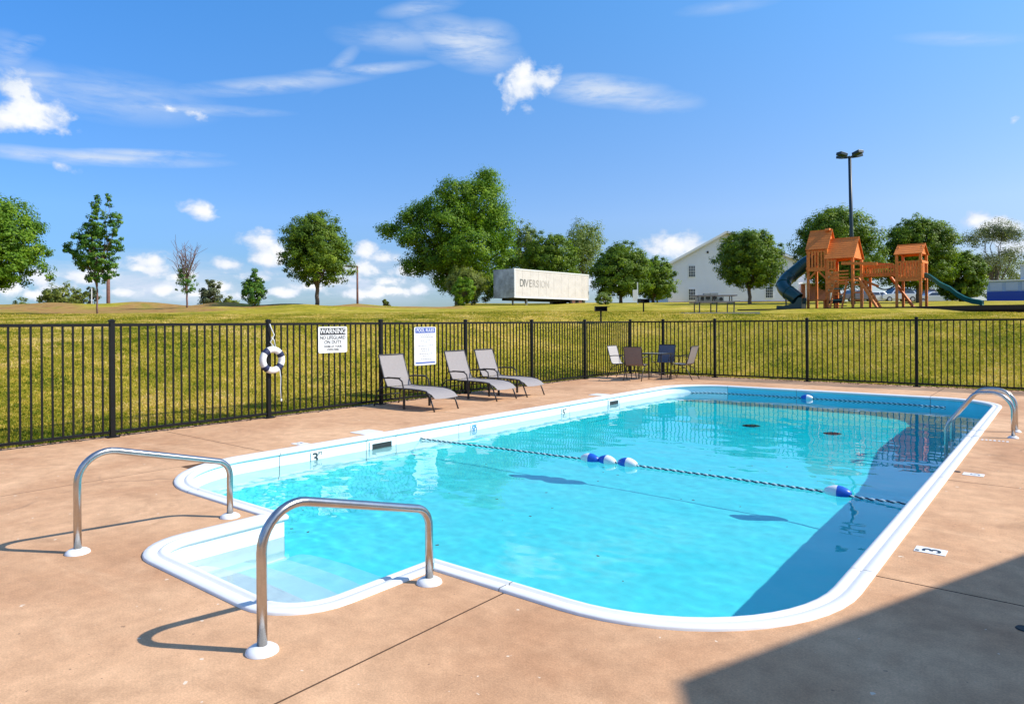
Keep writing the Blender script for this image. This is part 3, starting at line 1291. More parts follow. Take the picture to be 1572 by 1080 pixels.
# ------------------------------------------------------------------ ladder
ld = thing('pool_ladder', 'curved steel ladder at the right edge of the deep end', 'ladder', (-.575, 11.58, 0))
for s in (-.32, .32):
    pts = bend_path([(0, s, 0), (.0, s, .60), (-.42, s, .58), (-.76, s, .10), (-.76, s, -1.25)], [.24, .16, .22], 8)
    obj('rail_tube', MB().tube(pts, .024, 16), M_STEEL, ld, smooth_=True)
    obj('escutcheon', MB().lathe([(0, .03), (.04, .028), (.06, .012), (.062, 0)], 22, (0, s, 0)), M_WHITEPL, ld, smooth_=True)
for z in (-.42, -.72, -1.02):
    obj('tread', MB().box((-.76, 0, z), (.09, .60, .03)), M_WHITEPL, ld, bevel=.006)

# ------------------------------------------------------------------ float rope


def twist(mb, path, r, turns, m, phase, k=5):
    P = [Vector(p) for p in path]
    L = [0]
    for a, b in zip(P, P[1:]):
        L.append(L[-1] + (b - a).length)
    T = L[-1]
    n = max(8, int(turns * 7))
    pts = []
    for i in range(n + 1):
        s = T * i / n
        j = max(0, min(len(P) - 2, next((q for q in range(len(L) - 1) if L[q + 1] >= s), len(P) - 2)))
        f = (s - L[j]) / max(1e-6, L[j + 1] - L[j])
        c = P[j].lerp(P[j + 1], f)
        d = (P[j + 1] - P[j]).normalized()
        x = Vector((0, 0, 1)).cross(d).normalized()
        y = d.cross(x)
        a = 2 * math.pi * turns * i / n + phase
        pts.append(c + (x * math.cos(a) + y * math.sin(a)) * r * .6)
    mb.tube(pts, r * .72, k)


def rope_line(label, path, r=.0105, pitch=.095):
    root = thing('float_rope', label, 'rope', path[0])
    o = Vector(path[0])
    T = sum((Vector(b) - Vector(a)).length for a, b in zip(path, path[1:]))
    P = [Vector(p) - o for p in path]
    for m, ph, nm in ((M_ROPE_D, 0, 'dark_strand'), (M_ROPE_W, math.pi, 'white_strand')):
        mb = MB()
        twist(mb, P, r, T / pitch, m, ph)
        obj(nm, mb, m, root, smooth_=True, fix=False)
    return root


Z0 = WATER + .012
rope_line('navy and white rope strung across the middle of the pool, threaded through floats',
          [(XL + .14, 7.10, -.145), (-7.3, 7.16, Z0), (-6.4, 7.22, Z0), (-4.9, 7.31, Z0), (-4.2, 7.36, Z0), (-3.0, 7.40, Z0), (-2.0, 7.39, Z0), (-1.5, 7.34, Z0), (-1.07, 7.27, -.13)])
obj('rope_eye', MB().tube([(0, .0, .02), (.03, 0, .01), (.03, 0, -.01), (0, 0, -.02)], .006, 6), M_CHROME, C.objects['float_rope']).location = (0, 0, 0)
rope_line('navy and white rope floating against the far wall of the pool',
          [(-7.15, 15.72, Z0), (-6.75, 15.98, Z0), (-6.2, 16.09, Z0), (-5.3, 16.11, Z0), (-4.6, 16.10, Z0), (-3.4, 16.11, Z0), (-2.5, 16.10, Z0), (-1.9, 15.98, Z0)], .012)


def float_(label, x, y, blue_first, z=Z0, rz=0.02):
    root = thing('rope_float', label, 'float', (x, y, z + .012), rz, 'blue and white floats threaded on the pool ropes')
    prof = [(.012, -.128), (.030, -.122), (.052, -.085), (.068, -.040), (.072, -.003), (.072, 0)]
    for side in (-1, 1):
        mb = MB().lathe([(r, s * -side) for r, s in prof], 20, (0, 0, 0), 'X')
        blue = (side == -1) == blue_first
        obj('blue_half' if blue else 'white_half', mb, M_BLUE if blue else M_FLOATW, root, smooth_=True)


float_('float at the left end of the three together on the rope, white end outward', -4.685, 7.325, False, rz=.05)
float_('middle float of the three together on the rope, touching its left neighbour', -4.45, 7.345, True, rz=-.10)
float_('float at the right of the three together, with a little gap before it', -4.17, 7.362, True, rz=-.02)
float_('single blue and white float near the right wall of the pool', -1.80, 7.383, False, rz=.0)
float_('float on the rope lying against the far wall', -4.55, 16.08, True)

# ------------------------------------------------------------------ skimmers, markers, drains
for lab1, lab2, y in (('skimmer opening in the left pool wall nearer the steps', 'white square skimmer lid in the deck nearer the steps', 6.35),
                      ('skimmer opening in the left pool wall toward the far corner', 'white square skimmer lid in the deck toward the far corner', 12.70)):
    sk = thing('pool_skimmer', lab1, 'skimmer', (XL + .140, y, -.165), 0, 'skimmers in the left pool wall')
    mb = MB()
    for a in ((0, .082, .44, .035), (0, -.086, .44, .035), (-.198, -.002, .044, .132), (.198, -.002, .044, .132)):
        mb.box((.004, a[0], a[1]), (.010, a[2], a[3]))
    obj('faceplate', mb, M_WHITEPL, sk)
    obj('throat', MB().box((-.001, 0, .0), (.003, .35, .125)), M_DARK, sk)
    obj('weir_flap', MB().box((.003, 0, -.045), (.006, .33, .05)), mat('weir_grey', (.25, .30, .27), .5), sk)
    li = tag(obj('skimmer_lid', MB().prism(rounded(.34, .36, .03), 0, .005), M_WHITEPL), lab2, 'lid', 'skimmer lids in the left deck')
    li.location = (XL - .25, y + .05, .001)


def tile(label, loc, rot, w, h, body, name='depth_marker', extra=None):
    root = thing(name, label, 'depth marker', loc, 0)
    root.rotation_euler = rot
    obj('tile_face', MB().prism(rounded(w, h, .006, 2), 0, .003), M_SIGNW, root)
    for (txt, size, u, v, sx, m) in body:
        text(txt, size, (u, v, .0042), (0, 0, 0), m, root, sx=sx)
    return root


WROT = (R(90), 0, R(90))
tile('black 3 FT depth tile on the left pool wall nearest the steps', (XL + .142, 5.27, -.148), WROT, .17, .17,
     [('3', .17, -.02, 0, 1.25, M_TILEK), ('FT', .06, .056, .05, 1, M_TILEK)])
t_ = tile('no diving symbol tile in blue on the left pool wall', (XL + .142, 8.28, -.155), WROT, .17, .17, [], 'no_diving_tile')
t_['category'] = 'tile'
ring = [(.055 * math.cos(2 * math.pi * i / 24), .055 * math.sin(2 * math.pi * i / 24), .005) for i in range(24)]
obj('ring_mark', MB().tube(ring, .008, 4, closed=True), M_TILEB, t_)
obj('diver_mark', MB().tube([(-.045, .045, .005), (.04, -.045, .005)], .007, 4).tube([(-.03, -.035, .005), (-.01, .0, .005), (.02, .035, .005)], .010, 5)
    .box((.0, -.062, .005), (.10, .012, .002)).box((0, .066, .005), (.11, .014, .002)), M_TILEB, t_)
tile('dark 5 FT depth tile on the left pool wall beyond the rope', (XL + .142, 10.85, -.148), WROT, .17, .17,
     [('5', .15, -.02, 0, 1.2, M_TILEK), ('FT', .05, .052, .05, 1, M_TILEK)])
FLAT = (0, 0, R(-90))
tile('black 3 FT depth marker in the right deck, the nearer one', (-.735, 5.42, .001), (0, 0, R(90)), .135, .185,
     [('3', .155, -.0, -.012, 1.15, M_TILEK), ('FT', .032, -.040, .072, 1, M_TILEK)])
tile('worn 5 FT depth marker in the right deck, the farther one from the camera', (-.755, 8.36, .001), (0, 0, R(90)), .135, .18,
     [('5', .12, .0, -.02, 1.15, M_GREYT)])
tile('worn white 3 FT marker in the left deck near the steps', (-7.82, 5.25, .001), (0, 0, R(-90)), .16, .26,
     [('FT', .08, .0, -.05, 1.1, M_GREYT)])
nd = thing('worn_deck_lettering', 'worn white stencilled marks in the deck beside the ladder', 'deck marking', (-.75, 10.86, .002))
rr = random.Random(9)
for i in range(7):
    obj('paint_patch', MB().prism([(-.15 + i * .045 + rr.uniform(0, .01), rr.uniform(-.03, 0)), (-.12 + i * .045, rr.uniform(-.03, .0)),
                                    (-.125 + i * .045, rr.uniform(.03, .07)), (-.15 + i * .045, rr.uniform(.03, .06))], 0, .0015), M_SIGNW, nd)
for lab, x, y in (('dark round main drain on the deep floor, the left one', -4.62, 12.8), ('dark round main drain on the deep floor, the right one', -3.2, 12.8)):
    dr = thing('main_drain', lab, 'drain', (x, y, ZD + .004), 0, 'main drains in the deep end')
    a_ = obj('grate_rim', MB().lathe([(.10, .012), (.145, .014), (.155, .002)], 28), mat('drain_dark_blue', (.005, .02, .05), .5), dr, smooth_=True)
    b_ = obj('grate', MB().lathe([(0, .016), (.10, .013)], 28), mat('drain_dark_blue', (.005, .02, .05), .5), dr, smooth_=True)
    a_.cycles.is_caustics_receiver = b_.cycles.is_caustics_receiver = True
rr = random.Random(21)
mb = MB()
for i in range(46):
    x, y = rr.uniform(-6.8, -2.2), rr.uniform(3.6, 11)
    s_ = rr.uniform(.006, .02)
    mb.box((x, y, floor_z(x, y) + .004), (s_ * 1.6, s_, .004), Matrix.Rotation(rr.uniform(0, 3), 3, 'Z'))
db = tag(obj('floor_debris', mb, M_SOIL, fix=False), 'scattered specks of leaf litter on the pool floor', 'litter', kind='stuff')
db.cycles.is_caustics_receiver = True
# anchor cup in the deck, lower right
tag(obj('deck_anchor_cup', MB().lathe([(0, .004), (.02, .004), (.035, .006), (.04, 0)], 20), M_DARK), 'small dark anchor cup in the shaded deck at the lower right', 'deck anchor').location = (-.18, 4.34, .001)
tag(obj('rope_anchor_cup', MB().lathe([(0, .004), (.015, .004), (.028, .005), (.03, 0)], 16), M_DARK), 'small dark anchor in the deck beside the farther depth marker', 'deck anchor').location = (-.90, 8.42, .001)


# ------------------------------------------------------------------ loungers
def lounger_proto(label, loc, rz):
    """foot end at +X, head at -X, seat width along Y"""
    root = thing('sun_lounger', label, 'sun lounger', loc, rz, 'grey sling sun loungers against the left fence')
    W = .31
    hip, foot = (-.46, .40), (.93, .20)
    seatp = [(-.46, .385), (-.2, .37), (.2, .372), (.45, .365), (.60, .345), (.72, .30), (.80, .235)]
    backp = [(-.44, .40), (-.52, .56), (-.60, .78), (-.665, .97)]

    def sheet(prof, w, th):
        mb = MB()
        n = len(prof)
        vs = []
        cols = 7
        for (x, z) in prof:
            for j in range(cols):
                yv = -w + 2 * w * j / (cols - 1)
                sag = -.012 * (1 - (yv / w) ** 2)
                vs.append((x, yv, z + sag))
        m = len(vs)
        vs += [(x, y, z - th) for x, y, z in vs]
        fs = []
        for i in range(n - 1):
            for j in range(cols - 1):
                a = i * cols + j
                fs.append((a, a + 1, a + cols + 1, a + cols))
                fs.append((a + m, a + cols + m, a + cols + 1 + m, a + 1 + m))
        for i in range(n - 1):
            for j in (0, cols - 1):
                a = i * cols + j
                fs.append((a, a + cols, a + cols + m, a + m))
        for j in range(cols - 1):
            for i in (0, n - 1):
                a = i * cols + j
                fs.append((a, a + 1, a + 1 + m, a + m))
        return mb.add(vs, fs)
    obj('seat_sling', sheet(seatp, W - .012, .006), M_SLING, root, auto=40)
    obj('back_sling', sheet(backp, W - .012, .006), M_SLING, root, auto=40)
    for s in (-1, 1):
        y = s * W
        obj('seat_rail', MB().tube([(x, y, z) for x, z in seatp[:4]] + [(.60, y, .35), (.68, y, .27), (.74, y, .14), (.80, y, .0)], .0145, 8), M_FRAME, root, smooth_=True)
        obj('back_rail', MB().tube([(-.40, y, .38)] + [(x - .004, y, z - .004) for x, z in backp], .0135, 8), M_FRAME, root, smooth_=True)
        obj('leg', MB().box((.04, y + s * .018, .18), (.045, .022, .36)), M_FRAME, root)
        obj('arm_rest', MB().tube([(-.52, y + s * .022, .545), (-.3, y + s * .028, .56), (-.08, y + s * .03, .555), (.0, y + s * .028, .51), (.035, y + s * .02, .36)], .014, 8)
            .box((-.22, y + s * .028, .568), (.34, .035, .014)), M_FRAME, root)
        obj('rear_leg', MB().tube([(-.44, y, .37), (-.60, y, .36), (-.74, y, .26), (-.80, y, .0)], .0135, 8), M_FRAME, root, smooth_=True)
        obj('back_brace', MB().tube([(-.55, y * .9, .60), (-.70, y * .9, .34)], .009, 6), M_FRAME, root)
    obj('top_bar', MB().tube([(-.668, -W, .972), (-.668, W, .972)], .0135, 8), M_FRAME, root)
    obj('foot_bar', MB().tube([(.735, -W, .235), (.735, W, .235)], .012, 8), M_FRAME, root)
    obj('cross_bar', MB().tube([(-.76, -W, .2), (-.76, W, .2)], .011, 8).tube([(.04, -W, .30), (.04, W, .30)], .011, 8), M_FRAME, root)
    return root


l0 = lounger_proto('grey sling sun lounger nearest the camera, below and left of the pool rules sign', (-9.52, 8.86, 0), R(1))
l1 = copy_tree(l0)
l1.location, l1.rotation_euler.z = (-9.68, 10.78, 0), R(0)
l1['label'] = 'middle grey sling sun lounger, just right of the pool rules sign'
l2 = copy_tree(l0)
l2.location, l2.rotation_euler.z = (-9.66, 11.72, 0), R(1)
l2['label'] = 'farthest grey sling sun lounger, rightmost of the three by the fence'


# ------------------------------------------------------------------ patio table and chairs
tb = thing('patio_table', 'small square glass topped patio table among four chairs in the far corner', 'table', (-8.93, 17.32, 0), R(3))
obj('table_top', MB().prism(rounded(.74, .74, .05), .695, .703), M_GLASS_TOP, tb)
mb = MB()
for s in (-1, 1):
    mb.box((0, s * .36, .694), (.76, .03, .03))
    mb.box((s * .36, 0, .694), (.03, .69, .03))
obj('table_rim', mb, M_FRAME, tb)
for a in (-1, 1):
    for b_ in (-1, 1):
        obj('leg', MB().tube([(a * .33, b_ * .33, .69), (a * .33, b_ * .33, .0)], .018, 8), M_FRAME, tb)
obj('stretcher', MB().tube([(-.33, -.33, .15), (.33, .33, .15)], .01, 6).tube([(-.33, .33, .15), (.33, -.33, .15)], .01, 6), M_FRAME, tb)


def chair_proto(label, loc, rz, sling):
    """faces +X"""
    root = thing('patio_chair', label, 'chair', loc, rz, 'sling patio chairs round the small table')
    prof = [(.24, .43), (.10, .415), (-.14, .40), (-.20, .44), (-.26, .62), (-.33, .86), (-.345, .90)]
    W = .235
    mb = MB()
    vs = [(x, s * W, z) for x, z in prof for s in (-1, 1)]
    m = len(vs)
    vs += [(x - .005, y, z - .006) for x, y, z in vs]
    fs = []
    for i in range(len(prof) - 1):
        a = i * 2
        fs += [(a, a + 1, a + 3, a + 2), (a + m, a + 2 + m, a + 3 + m, a + 1 + m), (a, a + 2, a + 2 + m, a + m), (a + 1, a + 1 + m, a + 3 + m, a + 3)]
    fs += [(0, m, m + 1, 1), (m - 2, m - 1, 2 * m - 1, 2 * m - 2)]
    obj('sling', mb.add(vs, fs), sling, root)
    for s in (-1, 1):
        y = s * (W + .012)
        obj('side_rail', MB().tube([(x, y, z) for x, z in prof], .012, 8), M_FRAME, root, smooth_=True)
        obj('front_leg', MB().tube([(.30, y, 0), (.23, y, .42), (.20, y + s * .02, .60), (.12, y + s * .03, .645), (-.10, y + s * .03, .64), (-.27, y, .62)], .012, 8), M_FRAME, root, smooth_=True)
        obj('rear_leg', MB().tube([(-.36, y, 0), (-.20, y, .30), (.02, y, .40)], .012, 8), M_FRAME, root, smooth_=True)
    obj('cross_bar', MB().tube([(.26, -W, .22), (.26, W, .22)], .009, 6), M_FRAME, root)
    obj('top_bar', MB().tube([(-.345, -W, .905), (-.345, W, .905)], .012, 6), M_FRAME, root)
    return root


def reslinged(src, label, loc, rz, sling):
    c = copy_tree(src)
    c['label'] = label
    c.location, c.rotation_euler.z = loc, rz
    for ch in c.children:
        if ch.name.startswith('sling'):
            ch.data = ch.data.copy()
            ch.data.materials[0] = sling
    return c


c0 = chair_proto('taupe patio chair with its back to the camera, in front of the table', (-9.08, 16.55, 0), R(100), M_SLING_D)
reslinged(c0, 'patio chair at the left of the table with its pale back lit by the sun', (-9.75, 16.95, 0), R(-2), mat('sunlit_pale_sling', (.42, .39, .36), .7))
reslinged(c0, 'blue grey patio chair behind the table, against the far fence', (-9.05, 18.05, 0), R(-85), mat('blue_grey_sling', (.13, .14, .18), .7))
reslinged(c0, 'taupe patio chair at the right of the table, turned toward it', (-8.22, 17.60, 0), R(182), mat('mid_grey_sling', (.25, .22, .20), .7))


# ------------------------------------------------------------------ pool house whose gable shades the deck (outside the frame)
ph = thing('pool_house', 'white sided pool house with a gable, whose shadow falls on the deck', 'building', (3.60, 5.62, 0))
# ridge along X at z 4.95, slope 1:2
mb = MB()
mb.prism([(-3.6, 0), (3.6, 0), (3.6, 2.95), (0, 4.75), (-3.6, 2.95)], .25, 9.5, 'X')
obj('wall', mb, M_SIDING, ph)
mb = MB()
mb.prism([(0, 4.98), (4.05, 2.955), (4.05, 2.83), (0, 4.855), (-4.05, 2.83), (-4.05, 2.955)], -.20, 9.7, 'X')
obj('roof', mb, M_SHINGLE, ph)
dd = obj('door', MB().box((.235, -.8, 1.05), (.05, .95, 2.1)), M_TRIM, ph)
obj('handle', MB().lathe([(.0, 0), (.025, .01), (.03, .04), (0, .06)], 12, (.17, -.45, 1.0), 'X'), M_CHROME, dd)
wd = obj('window', MB().box((.235, 1.4, 1.5), (.05, 1.2, 1.2)), M_TRIM, ph)
obj('pane', MB().box((.205, 1.4, 1.5), (.02, 1.06, 1.06)), M_PANE, wd)


# ------------------------------------------------------------------ trees
def leaf_mesh(name, centres, norms, sizes, tones, m, parent, aspect=.62):
    """many leaf-sized quads as one crown"""
    n = len(centres)
    nn = norms / np.maximum(1e-6, np.linalg.norm(norms, axis=1, keepdims=True))
    ref = rng.normal(size=(n, 3))
    u = np.cross(nn, ref)
    u /= np.maximum(1e-6, np.linalg.norm(u, axis=1, keepdims=True))
    v = np.cross(nn, u)
    s = sizes[:, None]
    P = np.stack([centres + u * s, centres + v * s * aspect + nn * s * .15, centres - u * s, centres - v * s * aspect + nn * s * .15], axis=1).reshape(-1, 3)
    me = bpy.data.meshes.new(name)
    me.vertices.add(n * 4)
    me.vertices.foreach_set('co', P.astype(np.float32).ravel())
    me.loops.add(n * 4)
    me.loops.foreach_set('vertex_index', np.arange(n * 4, dtype=np.int32))
    me.polygons.add(n)
    me.polygons.foreach_set('loop_start', np.arange(0, n * 4, 4, dtype=np.int32))
    me.polygons.foreach_set('loop_total', np.full(n, 4, dtype=np.int32))
    me.update()
    a = me.attributes.new('tone', 'FLOAT', 'FACE')
    a.data.foreach_set('value', np.clip(tones, 0, 1).astype(np.float32))
    me.materials.append(m)
    o = bpy.data.objects.new(name, me)
    C.objects.link(o)
    o.parent = parent
    return o


def unit(n):
    a = rng.normal(size=(n, 3))
    return a / np.linalg.norm(a, axis=1, keepdims=True)


def crown(parent, lobes, clumps, per, m, leaf=.10, clump_r=.30, shell=.62, name='crown', droop=0.0, flat=.8, rough=.20):
    """lobes: list of (centre, radii); clumps spread mostly near the lobe surfaces"""
    vol = np.array([l[1][0] * l[1][1] * l[1][2] for l in lobes]) ** (2 / 3)
    vol = vol / vol.sum()
    cen, nor, siz, ton = [], [], [], []
    for k, (c, rad) in enumerate(lobes):
        nc = max(3, int(round(clumps * vol[k])))
        d = unit(nc)
        q = (shell + (1 - shell) * rng.random(nc) ** .55)[:, None]
        # uneven outline: push some directions in or out
        bumpy = np.array([noise.noise(Vector(tuple(dd * 2.1)) + Vector((k * 7.0, 1, 2))) for dd in d])[:, None]
        cc = np.array(c) + d * np.array(rad) * q * (1 + rough * bumpy)
        cr = clump_r * (.65 + .7 * rng.random(nc))
        ct = .5 + .30 * rng.normal(size=nc) * .6
        for i in range(nc):
            a = unit(per)
            rr2 = rng.random(per)[:, None] ** .5
            p = cc[i] + a * rr2 * cr[i] * np.array([1, 1, flat])
            if droop:
                p[:, 2] -= droop * rr2[:, 0] ** 2 * cr[i]
            cen.append(p)
            nor.append(a * .7 + d[i] * .9 + unit(per) * .55 + np.array([0, 0, .35]))
            siz.append(leaf * (.6 + .8 * rng.random(per)))
            ton.append(ct[i] + .16 * rng.normal(size=per))
    return leaf_mesh(name, np.concatenate(cen), np.concatenate(nor), np.concatenate(siz), np.concatenate(ton), m, parent)


def limb(mb, a, b, r0, r1, wob=.06, n=6, k=7):
    a, b = Vector(a), Vector(b)
    L = (b - a).length
    pts, rs = [], []
    for i in range(n + 1):
        t = i / n
        p = a.lerp(b, t)
        if 0 < i < n:
            p += Vector((random.uniform(-1, 1), random.uniform(-1, 1), random.uniform(-.3, .3))) * wob * L * .3
        pts.append(p)
        rs.append(r0 + (r1 - r0) * t)
    mb.tube(pts, rs, k)
    return pts


def tree(label, loc, h, w, kind='pear', leafm=None, clumps=150, per=60, leaf=.09, trunk_h=None, group=None, lobes=None,
         clump_r=None, shell=.62, tr=.11, name='broadleaf_tree', bark=None, cat='tree', limbs=9):
    root = thing(name, label, cat, loc, random.uniform(0, 6.28) if lobes is None else YAW, group)
    trunk_h = trunk_h if trunk_h is not None else h * .22
    cz = trunk_h + (h - trunk_h) * .5
    if lobes is None:
        rz = (h - trunk_h) * .5
        rx = w / 2
        if kind == 'pear':
            zc = trunk_h + rz * .88
            lobes = [((0, 0, zc), (rx * .93, rx * .93, rz * .86)), ((0, 0, zc), (rx * .70, rx * .70, rz * .66)),
                     ((rx * .16, 0, zc + rz * .36), (rx * .66, rx * .66, rz * .62)), ((-rx * .14, rx * .1, zc + rz * .30), (rx * .66, rx * .66, rz * .62)),
                     ((0, -rx * .1, trunk_h + rz * .42), (rx * .84, rx * .84, rz * .42))]
        elif kind == 'airy':
            lobes = [((rx * random.uniform(-.35, .35), 0, trunk_h + rz * q), (rx * .62, rx * .6, rz * .50)) for q in (.55, .9, 1.25, 1.5)] + [((0, 0, trunk_h + rz), (rx * .85, rx * .8, rz * .7))]
        elif kind == 'bush':
            lobes = [((random.uniform(-.3, .3) * rx, random.uniform(-.3, .3) * rx, h * random.uniform(.38, .58)), (rx * .7, rx * .7, h * .42)) for _ in range(4)]
            trunk_h = h * .1
        elif kind == 'loose':
            lobes = []
            for i in range(9):
                a = random.uniform(0, 6.28)
                q = random.uniform(.15, .62) * rx
                z = trunk_h + (h - trunk_h) * random.uniform(.15, .88)
                s = random.uniform(.25, .42)
                lobes.append(((q * math.cos(a), q * math.sin(a), z), (rx * s * 1.2, rx * s * 1.2, rz * s * .9)))
    mb = MB()
    limb(mb, (0, 0, -.15), (random.uniform(-.05, .05) * w, 0, trunk_h + .12 * h), tr, tr * .72, .05)
    obj('trunk', mb, bark or M_BARK, root, smooth_=True, fix=False)
    mb = MB()
    for i in range(limbs):
        c, rad = lobes[i % len(lobes)]
        d = unit(1)[0]
        e = Vector(c) + Vector((d[0] * rad[0], d[1] * rad[1], abs(d[2]) * rad[2])) * .65
        s = Vector((0, 0, trunk_h * random.uniform(.75, 1.1)))
        pts = limb(mb, s, e, tr * .5, tr * .10, .12, 6, 6)
        for q in (2, 3, 4):
            d = unit(1)[0]
            limb(mb, pts[q], pts[q] + Vector(d) * min(rad) * .6, tr * .2, tr * .05, .1, 3, 4)
    br = obj('branches', mb, bark or M_BARK, root, smooth_=True, fix=False)
    br['kind'] = 'stuff'
    crown(root, lobes, clumps, per, leafm or LEAF_PEAR, leaf, clump_r or (w * .062 if kind == 'pear' else w * .085), shell, rough=.10 if kind == 'pear' else .22)
    return root


def px_h(p, w):
    return p / 1054 * w


G1 = 'rounded pear trees on the lawn'
tree('large round leafy tree cut off by the left edge of the picture', at(-12, 34), px_h(195, 34), px_h(172, 34), clumps=620, per=80, leaf=.060, tr=.14, trunk_h=1.35, leafm=LEAF_BIG, shell=.5)
tree('dense egg shaped tree standing alone left of the lamp post on the berm', at(487, 46), px_h(155, 46), px_h(126, 46), clumps=620, per=70, leaf=.066, tr=.15, trunk_h=1.35, group=G1, shell=.5)
tree('rounded tree in front of the white gabled building', at(1152, 56), px_h(124, 56), px_h(118, 56), clumps=620, per=70, leaf=.078, tr=.16, trunk_h=1.3, group=G1, shell=.5)
tree('tall rounded tree right behind the play set and lamp post', at(1287, 58), px_h(160, 58), px_h(146, 58), clumps=900, per=70, leaf=.085, tr=.2, trunk_h=1.2, group=G1, shell=.5)
tree('rounded tree behind the small right play tower', at(1410, 60), px_h(140, 60), px_h(128, 60), clumps=800, per=70, leaf=.085, tr=.2, trunk_h=1.15, group=G1, shell=.5)
tree('lower dark rounded tree right of the tree behind the green slide', at(1478, 63), px_h(84, 63), px_h(76, 63), clumps=500, per=65, leaf=.085, tr=.15, trunk_h=.1, group=G1, shell=.5)
tree('dark rounded tree right of the white trailer', at(953, 72), px_h(100, 72), px_h(106, 72), clumps=560, per=65, leaf=.095, tr=.2, trunk_h=.6, group=G1, shell=.5)
tree('lower dark tree between the trailer tree and the white building', at(1003, 80), px_h(76, 80), px_h(80, 80), clumps=360, per=60, leaf=.10, tr=.2, trunk_h=.5, group=G1, shell=.5)
tree('dense green tree rising behind the white trailer', at(846, 80), px_h(118, 80), px_h(104, 80), clumps=520, per=65, leaf=.105, tr=.2, trunk_h=1, shell=.5)
G2 = 'pale loose trees far behind the trailer'
tree('pale thin leafed tree behind the left end of the trailer', at(808, 96), px_h(128, 96), px_h(76, 96), 'airy', LEAF_LIGHT, 230, 42, .12, 3, G2, tr=.2, shell=.2)
tree('taller pale airy tree behind the right end of the trailer', at(896, 98), px_h(132, 98), px_h(100, 98), 'airy', LEAF_LIGHT, 300, 42, .12, 3, G2, tr=.2, shell=.2)
tree('sparse grey leafed tree at the far right below the white cloud', at(1530, 92), px_h(122, 92), px_h(116, 92), 'loose', LEAF_GREY, 380, 44, .085, 2.2, tr=.2, shell=.15, name='sparse_tree')
tree('olive bush under the sparse grey tree at the far right', at(1542, 104), px_h(70, 104), px_h(90, 104), 'bush', LEAF_OLIVE, 160, 55, .10, tr=.1, cat='bush', name='bush')


def big_tree():
    w = 80
    k = w / 1054
    base = at(705, w)
    root_z = base.z
    hor = 495.8
    # lobes given as (photograph column, row, half width, half height, depth offset)
    L = []
    for (x, y, a, b_, dep) in ((738, 318, 50, 52, 0), (748, 280, 27, 28, 1), (700, 300, 34, 28, -1), (690, 345, 40, 42, -2), (632, 340, 30, 24, 0), (598, 352, 25, 14, 1),
                               (655, 318, 26, 22, 1), (765, 350, 30, 42, -1), (722, 385, 52, 42, -3), (672, 390, 40, 36, -1), (640, 405, 27, 22, 0), (770, 395, 30, 40, 1),
                               (690, 425, 32, 28, 0), (745, 430, 45, 30, 0), (640, 368, 28, 20, -2)):
        r = (x - 705) * k
        L.append(((r, dep, (hor - y) * k + EYE - root_z), (a * k * .86, min(a, b_) * k * 1.05, b_ * k * .88)))
    return tree('huge spreading tree with ragged lobes left of the white trailer', base, 16, 17, lobes=L, leafm=LEAF_BIG, clumps=1150, per=75, leaf=.115, clump_r=.85,
                trunk_h=3.2, tr=.55, name='cottonwood_tree', shell=.35, limbs=20)


big_tree()
tree('grey green willowy bush against the left end of the white trailer', at(724, 63), px_h(60, 63), px_h(78, 63), 'bush', LEAF_OLIVE, 260, 70, .075, tr=.08, cat='bush', name='bush')
tree('small bright green bush below the big tree, left of the willowy bush', at(712, 60), px_h(44, 60), px_h(50, 60), 'bush', LEAF_BIG, 90, 50, .08, tr=.08, cat='bush', name='bush')
tree('small yellow green bush behind the nearer park grill', at(930, 57), px_h(20, 57), px_h(38, 57), 'bush', LEAF_LIGHT, 50, 50, .06, tr=.05, cat='bush', name='bush')


def young_tree():
    w = 36
    k = w / 1054
    base = at(150, w)
    hor = 499.3
    L = []
    for (x, y, a, b_, dep) in ((148, 312, 7, 20, 0), (165, 308, 5, 14, .1), (152, 345, 20, 26, 0), (176, 335, 11, 13, .2), (178, 352, 9, 10, -.2), (143, 370, 26, 22, -.2), (170, 375, 16, 16, .2),
                               (112, 385, 13, 7, 0), (103, 376, 6, 7, .1), (128, 400, 20, 15, .2), (152, 400, 24, 18, -.2), (172, 408, 12, 20, 0), (150, 425, 18, 9, 0)):
        L.append((((x - 150) * k, dep, (hor - y) * k + EYE - base.z), (a * k, a * k * .8, b_ * k)))
    tree('upright young tree with an open pointed crown near the left edge', base, 6.4, 3, lobes=L, leafm=LEAF_GREEN, clumps=400, per=42, leaf=.052, clump_r=.14,
         trunk_h=1.9, tr=.05, name='young_tree', shell=.25, limbs=24, bark=M_TWIG)


young_tree()


